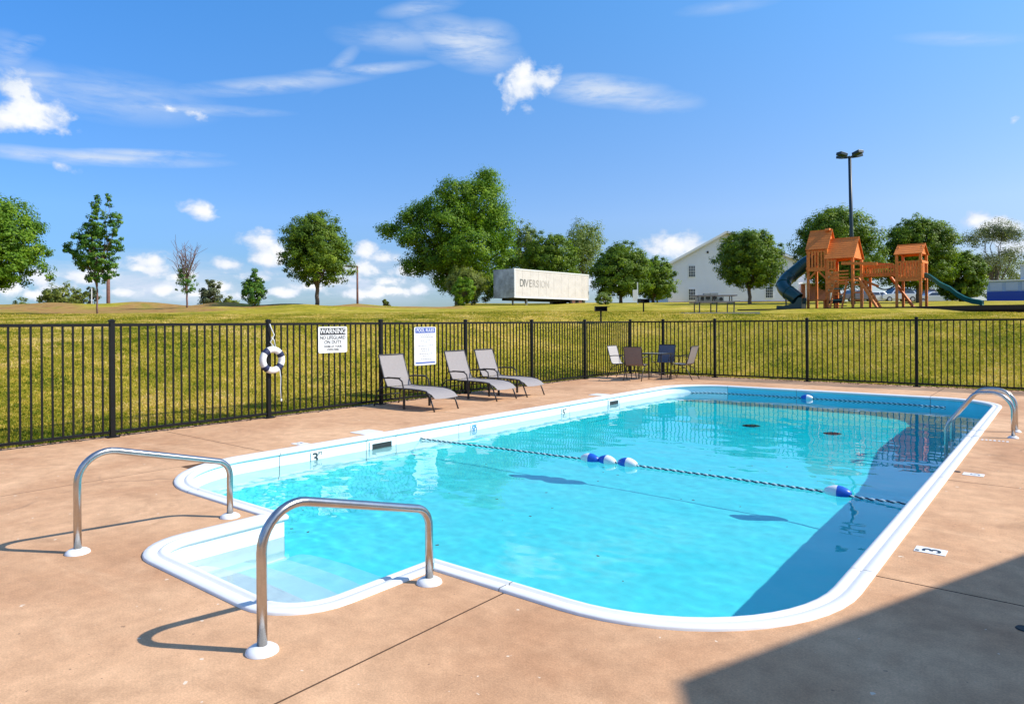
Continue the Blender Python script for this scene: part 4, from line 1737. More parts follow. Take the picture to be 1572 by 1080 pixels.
def bare_tree():
    w = 42
    base = at(287, w)
    root = thing('dying_tree', 'half bare young tree with reddish twigs and leaves only low down', 'tree', base)
    mb = MB()
    limb(mb, (0, 0, -.1), (0, 0, 1.9), .06, .04, .04)
    obj('trunk', mb, M_TWIG, root, smooth_=True, fix=False)
    mb = MB()
    for i in range(30):
        a = random.uniform(0, 6.28)
        z0 = random.uniform(.8, 2.2)
        ln = random.uniform(1.0, 2.6)
        tip = Vector((math.cos(a) * ln * .42, math.sin(a) * ln * .42, min(4.75, z0 + ln * 1.05)))
        pts = limb(mb, (0, 0, z0), tip, .022, .006, .08, 6, 4)
        for q in (2, 3, 4, 5):
            d = Vector((random.uniform(-1, 1), random.uniform(-1, 1), random.uniform(.5, 1.6))).normalized()
            limb(mb, pts[q], pts[q] + d * random.uniform(.4, .9), .013, .007, .1, 3, 3)
    obj('branches', mb, M_TWIG, root, fix=False)['kind'] = 'stuff'
    crown(root, [((-.2, 0, 1.5), (.65, .6, .75)), ((.35, 0, 1.35), (.6, .6, .7)), ((-.5, 0, 2.1), (.45, .4, .4))], 60, 26, LEAF_GREEN, .045, .16, .2)
    crown(root, [((0, 0, 2.3), (.7, .6, .8))], 16, 10, LEAF_OLIVE, .04, .15, .2, name='dry_leaves')


bare_tree()
tree('small upright sapling on the berm between the bare tree and the egg shaped tree', at(390, 44), px_h(58, 44), px_h(38, 44), leafm=LEAF_GREEN, clumps=210, per=45, leaf=.05, clump_r=.17, trunk_h=.25,
     tr=.03, name='sapling', lobes=[((0, 0, .8), (.74, .6, .72)), ((.1, 0, 1.4), (.5, .4, .6)), ((.08, 0, 2.1), (.14, .14, .35)), ((-.35, 0, 1.3), (.34, .3, .5))])
G3 = 'far bushes beyond the berm'


def far_bush(label, px, w, ytop, wid, m, clumps=90):
    """ytop: row of the top of the crown; foot on the falling ground behind the berm"""
    b = at(px, w)
    yh = 495.35 - .00626 * (px - 786)
    top = EYE + (yh - ytop) / 1054 * w
    h = top - b.z
    W = px_h(wid, w)
    c0 = max(h * .5, h - W * .9)
    lob = [((random.uniform(-.22, .22) * W, 0, c0 + (h - c0) * .4 + random.uniform(-.08, .1) * W), (W * .33, W * .3, (h - c0) * .55)) for _ in range(4)] + [((0, 0, c0), (W * .45, W * .35, h * .4))]
    tree(label, b, h, W, lobes=lob, leafm=m, clumps=clumps, per=40, leaf=.11, clump_r=W * .10, trunk_h=c0 * .5, tr=.12, name='far_tree', group=G3, shell=.3)


far_bush('rounded olive bush on the skyline left of the upright young tree', 88, 74, 437, 56, LEAF_OLIVE, 120)
far_bush('smaller olive bush touching the rounded bush on its right', 118, 78, 440, 34, LEAF_OLIVE, 70)
far_bush('thin pale bush just left of the young tree trunk on the skyline', 140, 80, 440, 24, LEAF_GREY, 40)
far_bush('grey green bush behind the half bare tree', 322, 72, 426, 46, LEAF_GREY, 90)
far_bush('low bush barely showing over the berm at the far left', 38, 70, 459, 40, LEAF_OLIVE, 50)
far_bush('low dark bush behind the berm right of the bare tree', 350, 66, 455, 46, LEAF_OLIVE, 50)
far_bush('tiny low bush on the bare soil left of the big tree', 594, 56, 461, 16, LEAF_OLIVE, 16)
far_bush('low hedge like bush filling the gap before the white building', 1010, 90, 438, 50, LEAF_PEAR, 90)

# ------------------------------------------------------------------ poles and lamps
b = at(166.5, 60, 0)
zb = ground(b.x, b.y)
up_ = thing('utility_pole', 'brown wooden pole stub standing behind the young tree on the berm', 'pole', (b.x, b.y, zb))
topz = EYE + (499.2 - 425) / 1054 * 60 - zb
obj('pole', MB().tube([(0, 0, -.3), (0, 0, topz)], [.17, .14], 10), M_RUST, up_, smooth_=True)
obj('pole_cap', MB().lathe([(.16, topz - .02), (.16, topz + .03), (0, topz + .06)], 10), M_RUST, up_)
b = at(141, 72, 0)
zb = ground(b.x, b.y)
p2 = thing('marker_pole', 'thin white pole on the skyline left of the young tree', 'pole', (b.x, b.y, zb))
tz = EYE + (499.4 - 443) / 1054 * 72 - zb
obj('pole', MB().tube([(0, 0, -.2), (0, 0, tz)], .05, 8), M_TRIM, p2)
obj('pole_cap', MB().lathe([(.07, tz), (.07, tz + .05), (0, tz + .07)], 8), M_TRIM, p2)

b = at(549, 60)
zb = b.z
lp = thing('street_lamp', 'slim brown street lamp with a short arm, right of the egg shaped tree', 'lamp post', b, YAW)
tz = EYE + (496.8 - 408) / 1054 * 60 - zb
obj('pole', MB().tube([(0, 0, -.2), (0, 0, tz)], [.11, .075], 8), M_RUST, lp, smooth_=True)
obj('arm', MB().tube([(0, 0, tz - .05), (-.5, 0, tz)], .05, 6), M_RUST, lp)
obj('lamp_head', MB().box((-.75, 0, tz - .02), (.55, .3, .12)), M_RUST, lp)

b = at(1310, 50)
pl = thing('area_light', 'tall dark lamp pole with four flood heads behind the play set', 'lamp post', b, YAW + R(20))
tz = EYE + (492 - 240) / 1054 * 50 - b.z
lean = .25
obj('pole', MB().tube([(0, 0, -.2), (-lean * .5, 0, tz * .5), (-lean, 0, tz)], [.16, .135, .11], 12), M_LAMPD, pl, smooth_=True)
for (a, ux, uy) in ((0, 1, 0), (1, 0, 1), (2, -1, 0), (3, 0, -1)):
    ar = obj('lamp_arm', MB().beam((-lean + ux * .05, uy * .05, tz - .12), (-lean + ux * .45, uy * .45, tz + .0), .07, .07), M_LAMPD, pl)
    rot = Matrix.Rotation(math.atan2(uy, ux), 3, 'Z') @ Matrix.Rotation(R(-10), 3, 'Y')
    obj('flood_head', MB().box((-lean + ux * .72, uy * .72, tz + .08), (.62, .48, .20), rot), M_LAMPD, ar, bevel=.02)

# ------------------------------------------------------------------ park grills, picnic table


def grill(label, loc, rz, post_h=.46):
    root = thing('park_grill', label, 'grill', loc, rz, 'pedestal park grills on the lawn')
    obj('post', MB().tube([(0, 0, -.1), (0, 0, post_h)], .035, 10), M_BLACK, root)
    mb = MB()
    z = post_h
    mb.box((0, 0, z + .01), (.46, .36, .02))
    mb.box((-.225, 0, z + .11), (.012, .36, .18))
    mb.box((.225, 0, z + .11), (.012, .36, .18))
    mb.box((0, .175, z + .11), (.44, .012, .18))
    obj('fire_box', mb, M_BLACK, root)
    for i in range(9):
        obj('grate_bar', MB().tube([(-.21, -.16 + i * .04, z + .17), (.21, -.16 + i * .04, z + .17)], .006, 4), M_BLACK, root)
    obj('handle', MB().tube([(.23, -.12, z + .17), (.33, -.12, z + .17)], .012, 6), M_BLACK, root)


grill('nearer black pedestal grill, left of the two on the lawn behind the fence', at(922.5, 27), YAW)
grill('farther black pedestal grill, right of the two, below the little white post', at(988, 33), YAW + .3)

pt = thing('picnic_table', 'picnic table with attached benches on a concrete pad behind the far fence', 'table', at(1096, 30), YAW - R(6))
for nm, y, z, d in (('table_board', -.26, .74, .17), ('table_board', -.08, .74, .17), ('table_board', .10, .74, .17), ('table_board', .28, .74, .17),
                    ('bench_board', -.72, .46, .25), ('bench_board', .74, .46, .25)):
    obj(nm, MB().box((0, y, z), (1.86, d, .045)), M_TABLEG, pt)
for x in (-.72, .0, .72):
    obj('leg_frame', MB().tube([(x - .02, -.72, 0), (x, -.70, .43)], .028, 6).tube([(x, .74, 0), (x, .72, .43)], .028, 6)
        .tube([(x, -.72, .415), (x, .74, .415)], .024, 6).tube([(x, -.25, .41), (x, -.2, .71)], .024, 6).tube([(x, .28, .41), (x, .22, .71)], .024, 6), M_FRAME, pt)
pad = obj('concrete_pad', MB().prism([(-1.5, -1.2), (1.6, -1.2), (1.6, 1.2), (-1.5, 1.2)], -.3, .03), mat('pale_concrete', (.45, .42, .36), .9, noise_amt=.1))
pad.location = at(1098, 30)
pad.rotation_euler.z = YAW - R(6)
tag(pad, kind='structure')
# table parts stand on the pad
pt.location.z += .03

# small white post with boards behind the farther grill
b = at(977, 60)
sp_ = thing('sign_post', 'small white board on a post behind the farther grill', 'sign', b, YAW)
obj('post', MB().box((.12, 0, .95), (.08, .08, 1.9)), M_TRIM, sp_)
obj('board', MB().box((-.12, -.05, .75), (.38, .03, 1.0)), M_TRIM, sp_)

# ------------------------------------------------------------------ trailer
A = at(790, 60.5, 0)
Bq = at(904, 69.0, 0)
ang = math.atan2(Bq.y - A.y, Bq.x - A.x)
LT = (Bq - A).length
gz_ = min(ground(A.x, A.y), ground(Bq.x, Bq.y)) + .05
tr_ = thing('box_trailer', 'weathered white box trailer with faded dark lettering parked by the trees', 'trailer', (A.x, A.y, gz_), ang)
zb = EYE + (495.3 - 456.5) / 1054 * 60.5 - gz_
zt = EYE + (495.3 - 412) / 1054 * 60.5 - gz_
WT = 2.45
obj('side_panel', MB().box((LT / 2, .03, (zb + zt) / 2), (LT, .06, zt - zb)), M_TRAILER, tr_)
obj('body', MB().box((LT / 2, WT / 2 + .03, (zb + zt) / 2), (LT - .02, WT - .06, zt - zb - .02)), M_TRAILERN, tr_)
obj('front_panel', MB().box((-.03, WT / 2, (zb + zt) / 2), (.06, WT, zt - zb)), M_TRAILERN, tr_)
obj('top_rail', MB().box((LT / 2, -.015, zt - .04), (LT + .1, .03, .10)), M_TRIM, tr_)
obj('bottom_rail', MB().box((LT / 2, -.015, zb + .05), (LT + .1, .03, .12)), M_TRIM, tr_)
obj('corner_post', MB().box((.03, -.02, (zb + zt) / 2), (.10, .04, zt - zb)), M_TRIM, tr_)
obj('corner_post', MB().box((LT - .03, -.02, (zb + zt) / 2), (.10, .04, zt - zb)), M_TRIM, tr_)
for i in range(1, 10):
    obj('side_rib', MB().box((LT * i / 10, -.003, (zb + zt) / 2), (.035, .012, zt - zb - .2)), M_TRAILER, tr_)
obj('chassis', MB().box((LT / 2, WT / 2, zb - .12), (LT - .4, .9, .22)), M_DARK, tr_)
for x in (LT - 1.35, LT - 2.45):
    for y in (.22, WT - .22):
        wh = obj('wheel', MB().lathe([(.0, -.14), (.3, -.14), (.48, -.12), (.5, -.05), (.5, .05), (.48, .12), (.3, .14), (0, .14)], 18, (x, y, .5), 'Y'), M_RUBBER, tr_, smooth_=False)
        obj('rim', MB().lathe([(0, -.15), (.25, -.148), (.27, -.14)], 14, (x, y, .5), 'Y'), M_RUST, wh)
for y in (.4, WT - .4):
    obj('landing_leg', MB().box((2.1, y, (zb - .1) / 2), (.12, .12, zb - .1)), M_CHROME, tr_)
obj('mud_flap', MB().box((LT - .5, .3, zb - .35), (.02, .5, .6)), M_TRIM, tr_)
for i, ch in enumerate('DIVERSION'):
    mm = mat('faded_lettering_%d' % min(i // 2, 3), [(.16, .16, .15), (.28, .26, .24), (.38, .35, .32), (.50, .46, .42)][min(i // 2, 3)], .8)
    text(ch, .95, (.7 + (0, .56, .74, 1.30, 1.78, 2.32, 2.84, 3.02, 3.66)[i], -.012, (zb + zt) / 2 + .02), (R(90), 0, 0), mm, tr_, align='LEFT', sx=.85, extr=.002)

# ------------------------------------------------------------------ white apartment building
WB = 95
bl = at(1026, WB, 0)
bz = 4.05
lob = (bl.x, bl.y, bz)
bd = thing('apartment_building', 'white sided two storey building with a broad gable and a brick porch', 'building', lob, YAW - R(4))
kk = WB / 1054
GW = (1221 - 1026) * kk
ridge_x = (1114 - 1026) * kk
eave_z = EYE + (494 - 407) * kk - bz
ridge_z = EYE + (494 - 359) * kk - bz
DEP = 24
wallp = [(0, 0), (GW, 0), (GW, eave_z + .3), (ridge_x, ridge_z), (0, eave_z)]
obj('wall', MB().prism(wallp, 0, DEP, 'Y'), M_SIDING, bd)
nlap = int(ridge_z / .3)
mb = MB()
for i in range(1, nlap):
    z = i * .3
    if z < eave_z:
        xa, xb = 0, GW
    else:
        f_ = (z - eave_z) / (ridge_z - eave_z)
        xa, xb = ridge_x * f_, GW - (GW - ridge_x) * f_
    mb.box(((xa + xb) / 2, -.012, z), (max(.1, xb - xa - .1), .024, .03))
obj('siding_laps', mb, M_SIDING, bd)['kind'] = 'stuff'
obj('foundation', MB().box((GW / 2, -.05, .12), (GW, .1, .28)), M_BRICK, bd)


def slab_roof(x0, z0, x1, z1, y0, y1, th=.22):
    d = Vector((x1 - x0, 0, z1 - z0)).normalized()
    n = Vector((-d.z, 0, d.x)) if d.x > 0 else Vector((d.z, 0, -d.x))
    P = [(x0, z0), (x1, z1), (x1 + n.x * th, z1 + n.z * th), (x0 + n.x * th, z0 + n.z * th)]
    return MB().prism(P, y0, y1, 'Y')


sl = (ridge_z - eave_z) / ridge_x
rf = obj('roof', slab_roof(-.8, eave_z - .8 * sl + .02, ridge_x, ridge_z + .02, -.5, DEP + .5), M_SHINGLE, bd)
rf2 = obj('roof', slab_roof(GW + .8, eave_z + .3 - .35, ridge_x, ridge_z + .02, -.5, DEP + .5), M_SHINGLE, bd)
obj('fascia', slab_roof(-.8, eave_z - .8 * sl - .05, ridge_x, ridge_z - .05, -.56, -.5, .3), M_TRIM, rf)
obj('fascia', slab_roof(GW + .8, eave_z - .12, ridge_x, ridge_z - .05, -.56, -.5, .3), M_TRIM, rf2)


def win(x0, x1, y0, y1):
    cx, cz_ = ((x0 + x1) / 2 - 1026) * kk, EYE + (494 - (y0 + y1) / 2) * kk - bz
    w_, h_ = (x1 - x0) * kk, (y1 - y0) * kk
    fr_ = obj('window', MB().box((cx, -.03, cz_), (w_ + .25, .06, h_ + .25)), M_TRIM, bd)
    for s in (-1, 1):
        obj('pane', MB().box((cx, -.07, cz_ + s * h_ / 4), (w_, .03, h_ / 2 - .06)), M_PANE, fr_)
        for q in (-1, 0, 1):
            obj('muntin', MB().box((cx + q * w_ / 4, -.09, cz_ + s * h_ / 4), (.035, .02, h_ / 2 - .06)), M_TRIM, fr_)
        obj('muntin', MB().box((cx, -.092, cz_ + s * h_ / 4), (w_, .022, .035)), M_TRIM, fr_)


win(1057.5, 1066.5, 408.5, 425.5)
win(1057.5, 1066.5, 444, 461)
win(1172.5, 1182.5, 442, 458.5)
obj('gable_vent', MB().box(((1086 - 1026) * kk, -.04, EYE + (494 - 388) * kk - bz), (.25, .06, .3)), M_DARK, bd)
# rear wing with its own roof and a brick porch at the right
obj('wing_wall', MB().prism([(GW - 2.2, 0), (GW + 3.8, 0), (GW + 3.8, eave_z - .6), (GW - 1.0, eave_z + 1.6), (GW - 2.2, eave_z + 1.0)], 4, 16, 'Y'), M_SIDING, bd)
obj('wing_roof', slab_roof(GW + 4.4, eave_z - 1.0, GW - 2.6, eave_z + 2.6, 3.4, 16.6), M_SHINGLE, bd)
obj('porch_wall', MB().box((GW + 3.2, 2.2, 1.35), (4.2, .4, 2.7)), M_BRICK, bd)
for x in (GW + 1.3, GW + 4.6):
    obj('porch_column', MB().box((x, .6, 1.3), (.28, .28, 2.6)), M_TRIM, bd)
obj('porch_roof', MB().box((GW + 3.0, 1.4, 2.75), (4.8, 2.6, .2)), M_TRIM, bd)

for i, (px, ww, hh, lab) in enumerate(((1078, .9, 1.15, 'leftmost grey air conditioner at the foot of the white building'), (1086, 1.0, 1.35, 'second grey air conditioner from the left by the white building'),
                                       (1096, 1.0, 1.4, 'third and tallest grey air conditioner by the white building'), (1106, .8, .95, 'rightmost low grey air conditioner by the white building'))):
    p = at(px, 92.2 - i * .1, 4.02)
    ac = thing('air_conditioner', lab, 'air conditioner', p, YAW - R(4), 'air conditioners against the white building')
    cs = obj('casing', MB().box((0, 0, hh / 2), (ww, .8, hh)), mat('ac_grey', (.30, .33, .37), .6, noise_amt=.1), ac, bevel=.03)
    obj('fan_grille', MB().lathe([(0, 0), (ww * .3, 0), (ww * .32, -.03)], 16, (0, -.41, hh * .55), 'Y'), M_DARK, ac)
    for q in range(5):
        obj('louvre', MB().box((0, -.415, .12 + q * hh * .08), (ww * .8, .02, .03)), mat('ac_grey_dark', (.12, .14, .17), .6), ac)

# ------------------------------------------------------------------ play set (aligned bed, level ground)
th = -R(42)
D0 = 34.0
PS = at(1350, D0, 2.14)
ps = thing('play_set', 'orange stained wooden play set with towers, bridge, tube slide and green slide', 'playground', PS, YAW + th)


def post(x, y, z0, z1, w=.11, m=None, nm='post'):
    return obj(nm, MB().box((x, y, (z0 + z1) / 2), (w, w, z1 - z0)), m or M_CEDAR, ps)


def plank(nm, a, b, w, h, m=None, parent=None, up=(0, 0, 1)):
    return obj(nm, MB().beam(a, b, w, h, up=up), m or M_CEDAR, parent or ps)


def gable(x0, x1, y0, y1, ze, zr, n=8, nm='roof', ends=True, over=.10):
    """ridge along x; each slope a fan of boards, gable boards at the ends"""
    rf_ = obj(nm, MB().beam((x0 - over, (y0 + y1) / 2, zr + .02), (x1 + over, (y0 + y1) / 2, zr + .02), .07, .07), M_CEDAR2, ps)
    ym = (y0 + y1) / 2
    for s in (-1, 1):
        ye = y0 - .12 if s < 0 else y1 + .12
        for i in range(n):
            t0, t1 = i / n, (i + 1) / n
            ya, yb = ye + (ym - ye) * t0, ye + (ym - ye) * t1
            za, zb_ = ze + (zr - ze) * t0, ze + (zr - ze) * t1
            obj('roof_board', MB().prism([(ya, za), (yb, zb_), (yb, zb_ + .03), (ya, za + .04)], x0 - over, x1 + over, 'X'), M_CEDAR2, rf_)
    if ends:
        for x in (x0, x1):
            q = obj('gable_end', MB().prism([(y0 + .02, ze + .02), (y1 - .02, ze + .02), (ym, zr - .03)], x - .015, x + .015, 'X'), M_CEDAR, rf_)
    return rf_


def slats(x0, x1, y, z0, z1, n, along='x'):
    for i in range(n):
        t = (i + .5) / n
        if along == 'x':
            q = (x0 + (x1 - x0) * t, y, (z0 + z1) / 2)
            obj('slat', MB().box(q, ((x1 - x0) / n * .62, .025, z1 - z0)), M_CEDAR, ps)
        else:
            q = (x0, y[0] + (y[1] - y[0]) * t, (z0 + z1) / 2)
            obj('slat', MB().box(q, (.025, (y[1] - y[0]) / n * .62, z1 - z0)), M_CEDAR, ps)
    if along == 'x':
        for z in (z0 + .05, z1 - .03):
            obj('rail', MB().box(((x0 + x1) / 2, y + .03, z), (x1 - x0, .035, .09)), M_CEDAR, ps)
    else:
        for z in (z0 + .05, z1 - .03):
            obj('rail', MB().box((x0 - .03, (y[0] + y[1]) / 2, z), (.035, y[1] - y[0], .09)), M_CEDAR, ps)


# tower A (tall, tube slide), local y: negative is toward the camera
ax0, ax1, ay0, ay1 = -3.22, -2.30, -.55, .75
for x in (ax0, ax1):
    for y in (ay0, ay1):
        post(x, y, 0, 3.12)
obj('deck_boards', MB().box(((ax0 + ax1) / 2, .1, 2.12), (ax1 - ax0, ay1 - ay0, .06)), M_CEDAR, ps)
slats(ax0, ax1, ay0 - .07, 2.10, 3.05, 6)
slats(ax0 - .06, None, (ay0, ay1), 2.10, 3.05, 6, 'y')
slats(ax1 + .06, None, (ay0, ay1), 2.6, 3.05, 6, 'y')
gable(ax0, ax1, ay0, ay1, 3.10, 4.12)
obj('roof_vent', MB().box((ax1 - .12, .1, 4.16), (.26, .36, .12), taper=.8), M_CEDAR, ps)
plank('brace', (ax0, ay0, 1.55), (ax0 + .42, ay0, 2.02), .06, .08)
plank('brace', (ax1, ay0, 1.55), (ax1 - .42, ay0, 2.02), .06, .08)
plank('beam', (ax0, ay0 - .07, 2.06), (ax1, ay0 - .07, 2.06), .05, .14)
# bench table below
obj('bench_top', MB().box((-2.75, -.75, .50), (.95, .35, .05)), M_CEDAR, ps)
post(-2.36, -.75, 0, .48, .08, nm='bench_leg')
post(-3.14, -.75, 0, .48, .08, nm='bench_leg')
# tower B (main)
bx0, bx1, by0, by1 = -2.22, -1.02, -.70, .85
for x in (bx0 + .02, bx1):
    for y in (by0, by1):
        post(x, y, 0, 2.56)
gable(bx0 - .02, bx1, by0, by1, 2.56, 3.62, 10)
obj('deck_boards', MB().box(((bx0 + bx1) / 2, .05, 1.48), (bx1 - bx0, by1 - by0, .06)), M_CEDAR, ps)
slats(bx0, bx0 + .45, by0 - .07, 2.0, 2.5, 3)
for i in range(5):      # rock climbing panel
    obj('climbing_board', MB().box((bx0 + .28, by0 - .12, .95 + i * .22), (.62, .03, .20)), M_CEDAR, ps)
    obj('climbing_grip', MB().lathe([(0, -.05), (.05, -.03), (.06, 0)], 8, (bx0 + .12 + .16 * (i % 3), by0 - .14, .98 + i * .22), 'Y'), mat('grip_tan', (.55, .32, .12), .6), ps)
for i in range(5):
    obj('cargo_board', MB().box((bx0 + .82, by0 - .10, 1.28 + i * .16), (.42, .03, .07)), M_CEDAR, ps)
# rope ladder / rung ladder
for s in (0, .55):
    plank('ladder_rail', (bx0 + .30 + s, -1.30, .0), (bx0 + .42 + s, by0 - .12, 1.50), .05, .09)
for i in range(5):
    t = .12 + i * .19
    z = 1.5 * t
    y = -1.30 + (by0 - .12 + 1.30) * t
    plank('rung', (bx0 + .30 + .12 * t, y, z), (bx0 + .85 + .12 * t, y, z), .04, .05, M_GREENSL if i % 2 else M_CEDAR)
# right-hand side ladder between B and bridge
post(-.62, by0, 0, 2.42, .11)
post(-.62, by1, 0, 2.42, .11)
for i in range(5):
    plank('rung', (bx1, by0 - .05, .45 + i * .38), (-.62, by0 - .05, .45 + i * .38), .05, .07)
plank('monkey_beam', (bx1 - .45, -.95, 2.30), (.15, -.95, 2.18), .09, .14)
plank('monkey_beam', (bx1 + .1, .30, 2.30), (.55, .30, 2.18), .09, .14)
# ramp with chains and A-frame timbers
for y in (-1.15, -.55):
    plank('ramp_rail', (-.62, y, 1.48), (.42, y - .9, .02), .07, .13)
for i in range(8):
    t = .1 + i * .11
    plank('ramp_tread', (-.62 + 1.04 * t, -1.15 - .9 * t, 1.48 - 1.46 * t + .06), (-.62 + 1.04 * t, -.55 - .9 * t, 1.48 - 1.46 * t + .06), .10, .035)
plank('side_beam', (-.62, -.45, 1.42), (.10, -.5, 1.10), .08, .11)
plank('a_frame_timber', (.30, .9, 1.62), (1.50, .2, .0), .08, .12)
mbc = [(-.05 + i * .09, -.3, 1.10 - .16 * math.sin(math.pi * i / 9)) for i in range(10)]
obj('swing_belt', MB().tube(mbc, .035, 6), M_DARK, ps)
obj('tyre_swing', MB().tube([(-1.95 + .30 * math.cos(2 * math.pi * i / 20), -.1 + .3 * math.sin(2 * math.pi * i / 20), .45 + .05 * math.cos(2 * math.pi * i / 20)) for i in range(20)], .09, 8, closed=True), M_RUBBER, ps, smooth_=True)
for i in range(3):
    plank('swing_chain', (-1.95 + .28 * math.cos(2.1 * i), -.1 + .28 * math.sin(2.1 * i), .5), (-1.95, -.1, 1.45), .02, .02, M_DARK)
plank('bottom_rung', (-2.1, -.9, .35), (-1.25, -.9, .35), .03, .04, M_DARK)
plank('bottom_rung', (-2.1, -.9, .18), (-1.25, -.9, .18), .03, .04, M_DARK)
# bridge
slats(-.62, .95, -.50, 1.66, 2.12, 13)
slats(-.62, .95, .50, 1.66, 2.12, 13)
obj('bridge_boards', MB().box((.16, 0, 1.62), (1.6, 1.0, .05)), M_CEDAR, ps)
# tower C
cx0, cx1, cy0, cy1 = .92, 1.92, -.62, .62
for x in (cx0, cx1):
    for y in (cy0, cy1):
        post(x, y, 0, 2.58)
gable(cx0, cx1, cy0, cy1, 2.56, 3.05, 5, ends=False)
for x in (cx0, cx1):
    for i in range(3):
        z = 2.6 + i * .14
        hw = (cy1 - cy0) / 2 * (1 - (z - 2.56) / .52)
        obj('gable_board', MB().box((x, 0, z + .05), (.03, 2 * hw, .12)), M_CEDAR, ps)
slats(cx0, cx1, cy0 - .07, 1.42, 2.24, 8)
slats(cx1 + .07, None, (cy0, -.15), 1.42, 2.24, 3, 'y')
plank('rail', (cx1 + .06, cy0 - .1, 2.20), (cx1 + .06, cy1, 2.20), .05, .12)
slats(cx0, cx1, cy1 + .05, 1.42, 2.24, 8)
obj('deck_boards', MB().box(((cx0 + cx1) / 2, 0, 1.40), (cx1 - cx0, cy1 - cy0, .06)), M_CEDAR, ps)
plank('beam', (cx0, cy0 - .06, 1.36), (cx1, cy0 - .06, 1.36), .05, .14)
# straight wave slide
prof = [(1.98, 1.50), (2.12, 1.48), (2.35, 1.30), (2.62, 1.05), (2.82, .93), (3.02, .82), (3.3, .55), (3.62, .33), (3.9, .22), (4.12, .18), (4.27, .12)]
mb = MB()
vs = []
for (x, z) in prof:
    for (y, dz_) in ((-.29, .16), (-.25, .18), (-.22, .03), (0, 0), (.22, .03), (.25, .18), (.29, .16), (.24, -.06), (-.24, -.06)):
        vs.append((x, y + .05, z + dz_))
n = 9
fs = []
for i in range(len(prof) - 1):
    for j in range(n):
        a, b2 = i * n + j, i * n + (j + 1) % n
        fs.append((a, b2, b2 + n, a + n))
fs.append(tuple(range(n)))
fs.append(tuple(range(len(vs) - n, len(vs))))
obj('wave_slide', mb.add(vs, fs), M_GREENSL, ps, auto=50)
# tube slide: out of the left of tower A, curving forward and back down
tp = [(-3.15, .1, 2.62), (-3.5, .1, 2.50), (-3.85, .05, 2.22), (-4.2, -.1, 1.90), (-4.42, -.45, 1.58), (-4.38, -.85, 1.28), (-4.10, -1.2, 1.00), (-3.72, -1.38, .76), (-3.45, -1.42, .52), (-3.55, -1.45, .36), (-3.85, -1.5, .28)]
P = [Vector(p) for p in tp]
sm = []
for i in range(len(P) - 1):
    p0, p1, p2_, p3 = P[max(0, i - 1)], P[i], P[i + 1], P[min(len(P) - 1, i + 2)]
    for k in range(5):
        t = k / 5
        sm.append(.5 * ((2 * p1) + (-p0 + p2_) * t + (2 * p0 - 5 * p1 + 4 * p2_ - p3) * t * t + (-p0 + 3 * p1 - 3 * p2_ + p3) * t ** 3))
sm.append(P[-1])
cut = int(len(sm) * .80)
tube_o = obj('tube_slide', MB().tube(sm[:cut], .36, 18, caps=False), M_GREENPL, ps, smooth_=True)
for i in (8, 16, 24, 32):
    if i < cut - 1:
        d = (sm[i + 1] - sm[i]).normalized() * .03
        obj('tube_flange', MB().tube([sm[i] - d, sm[i] + d], .385, 18), M_GREENPL, tube_o)
mb = MB()
ex = sm[cut - 1]
for sgn in (0,):
    mb.prism([(-4.42, .05), (-3.15, .05), (-3.12, .62), (-3.30, .62), (-3.50, .34), (-4.05, .22), (-4.40, .24)], -1.78, -1.72, 'Y')
    mb.prism([(-4.42, .05), (-3.15, .05), (-3.12, .62), (-3.30, .62), (-3.50, .34), (-4.05, .22), (-4.40, .24)], -1.14, -1.08, 'Y')
    mb.prism([(-4.42, .05), (-3.15, .05), (-3.15, .3), (-3.55, .16), (-4.40, .12)], -1.72, -1.14, 'Y')
obj('slide_exit', mb, M_GREENPL, ps)
obj('tube_support', MB().tube([(-4.35, -.6, 0), (-4.35, -.6, 1.1)], .04, 8), M_GREENPL, ps)

# mulch bed with a timber edge
bed = thing('play_bed', None, None, (PS.x, PS.y, 2.12), YAW + th + R(4), kind='structure')
obj('mulch', MB().prism([(-6.2, -2.2), (7.6, -2.2), (7.6, 2.6), (-6.2, 2.6)], -.3, .0), M_MULCH, bed)
for a, b_ in (((-6.25, -2.25, .0), (7.65, -2.25, .0)), ((-6.25, 2.65, .0), (7.65, 2.65, .0)), ((-6.25, -2.2, .0), (-6.25, 2.6, .0)), ((7.65, -2.2, .0), (7.65, 2.6, .0))):
    obj('edge_timber', MB().beam((a[0], a[1], a[2] - .02), (b_[0], b_[1], b_[2] - .02), .12, .20), mat('dark_edge_timber', (.03, .022, .018), .8), bed)


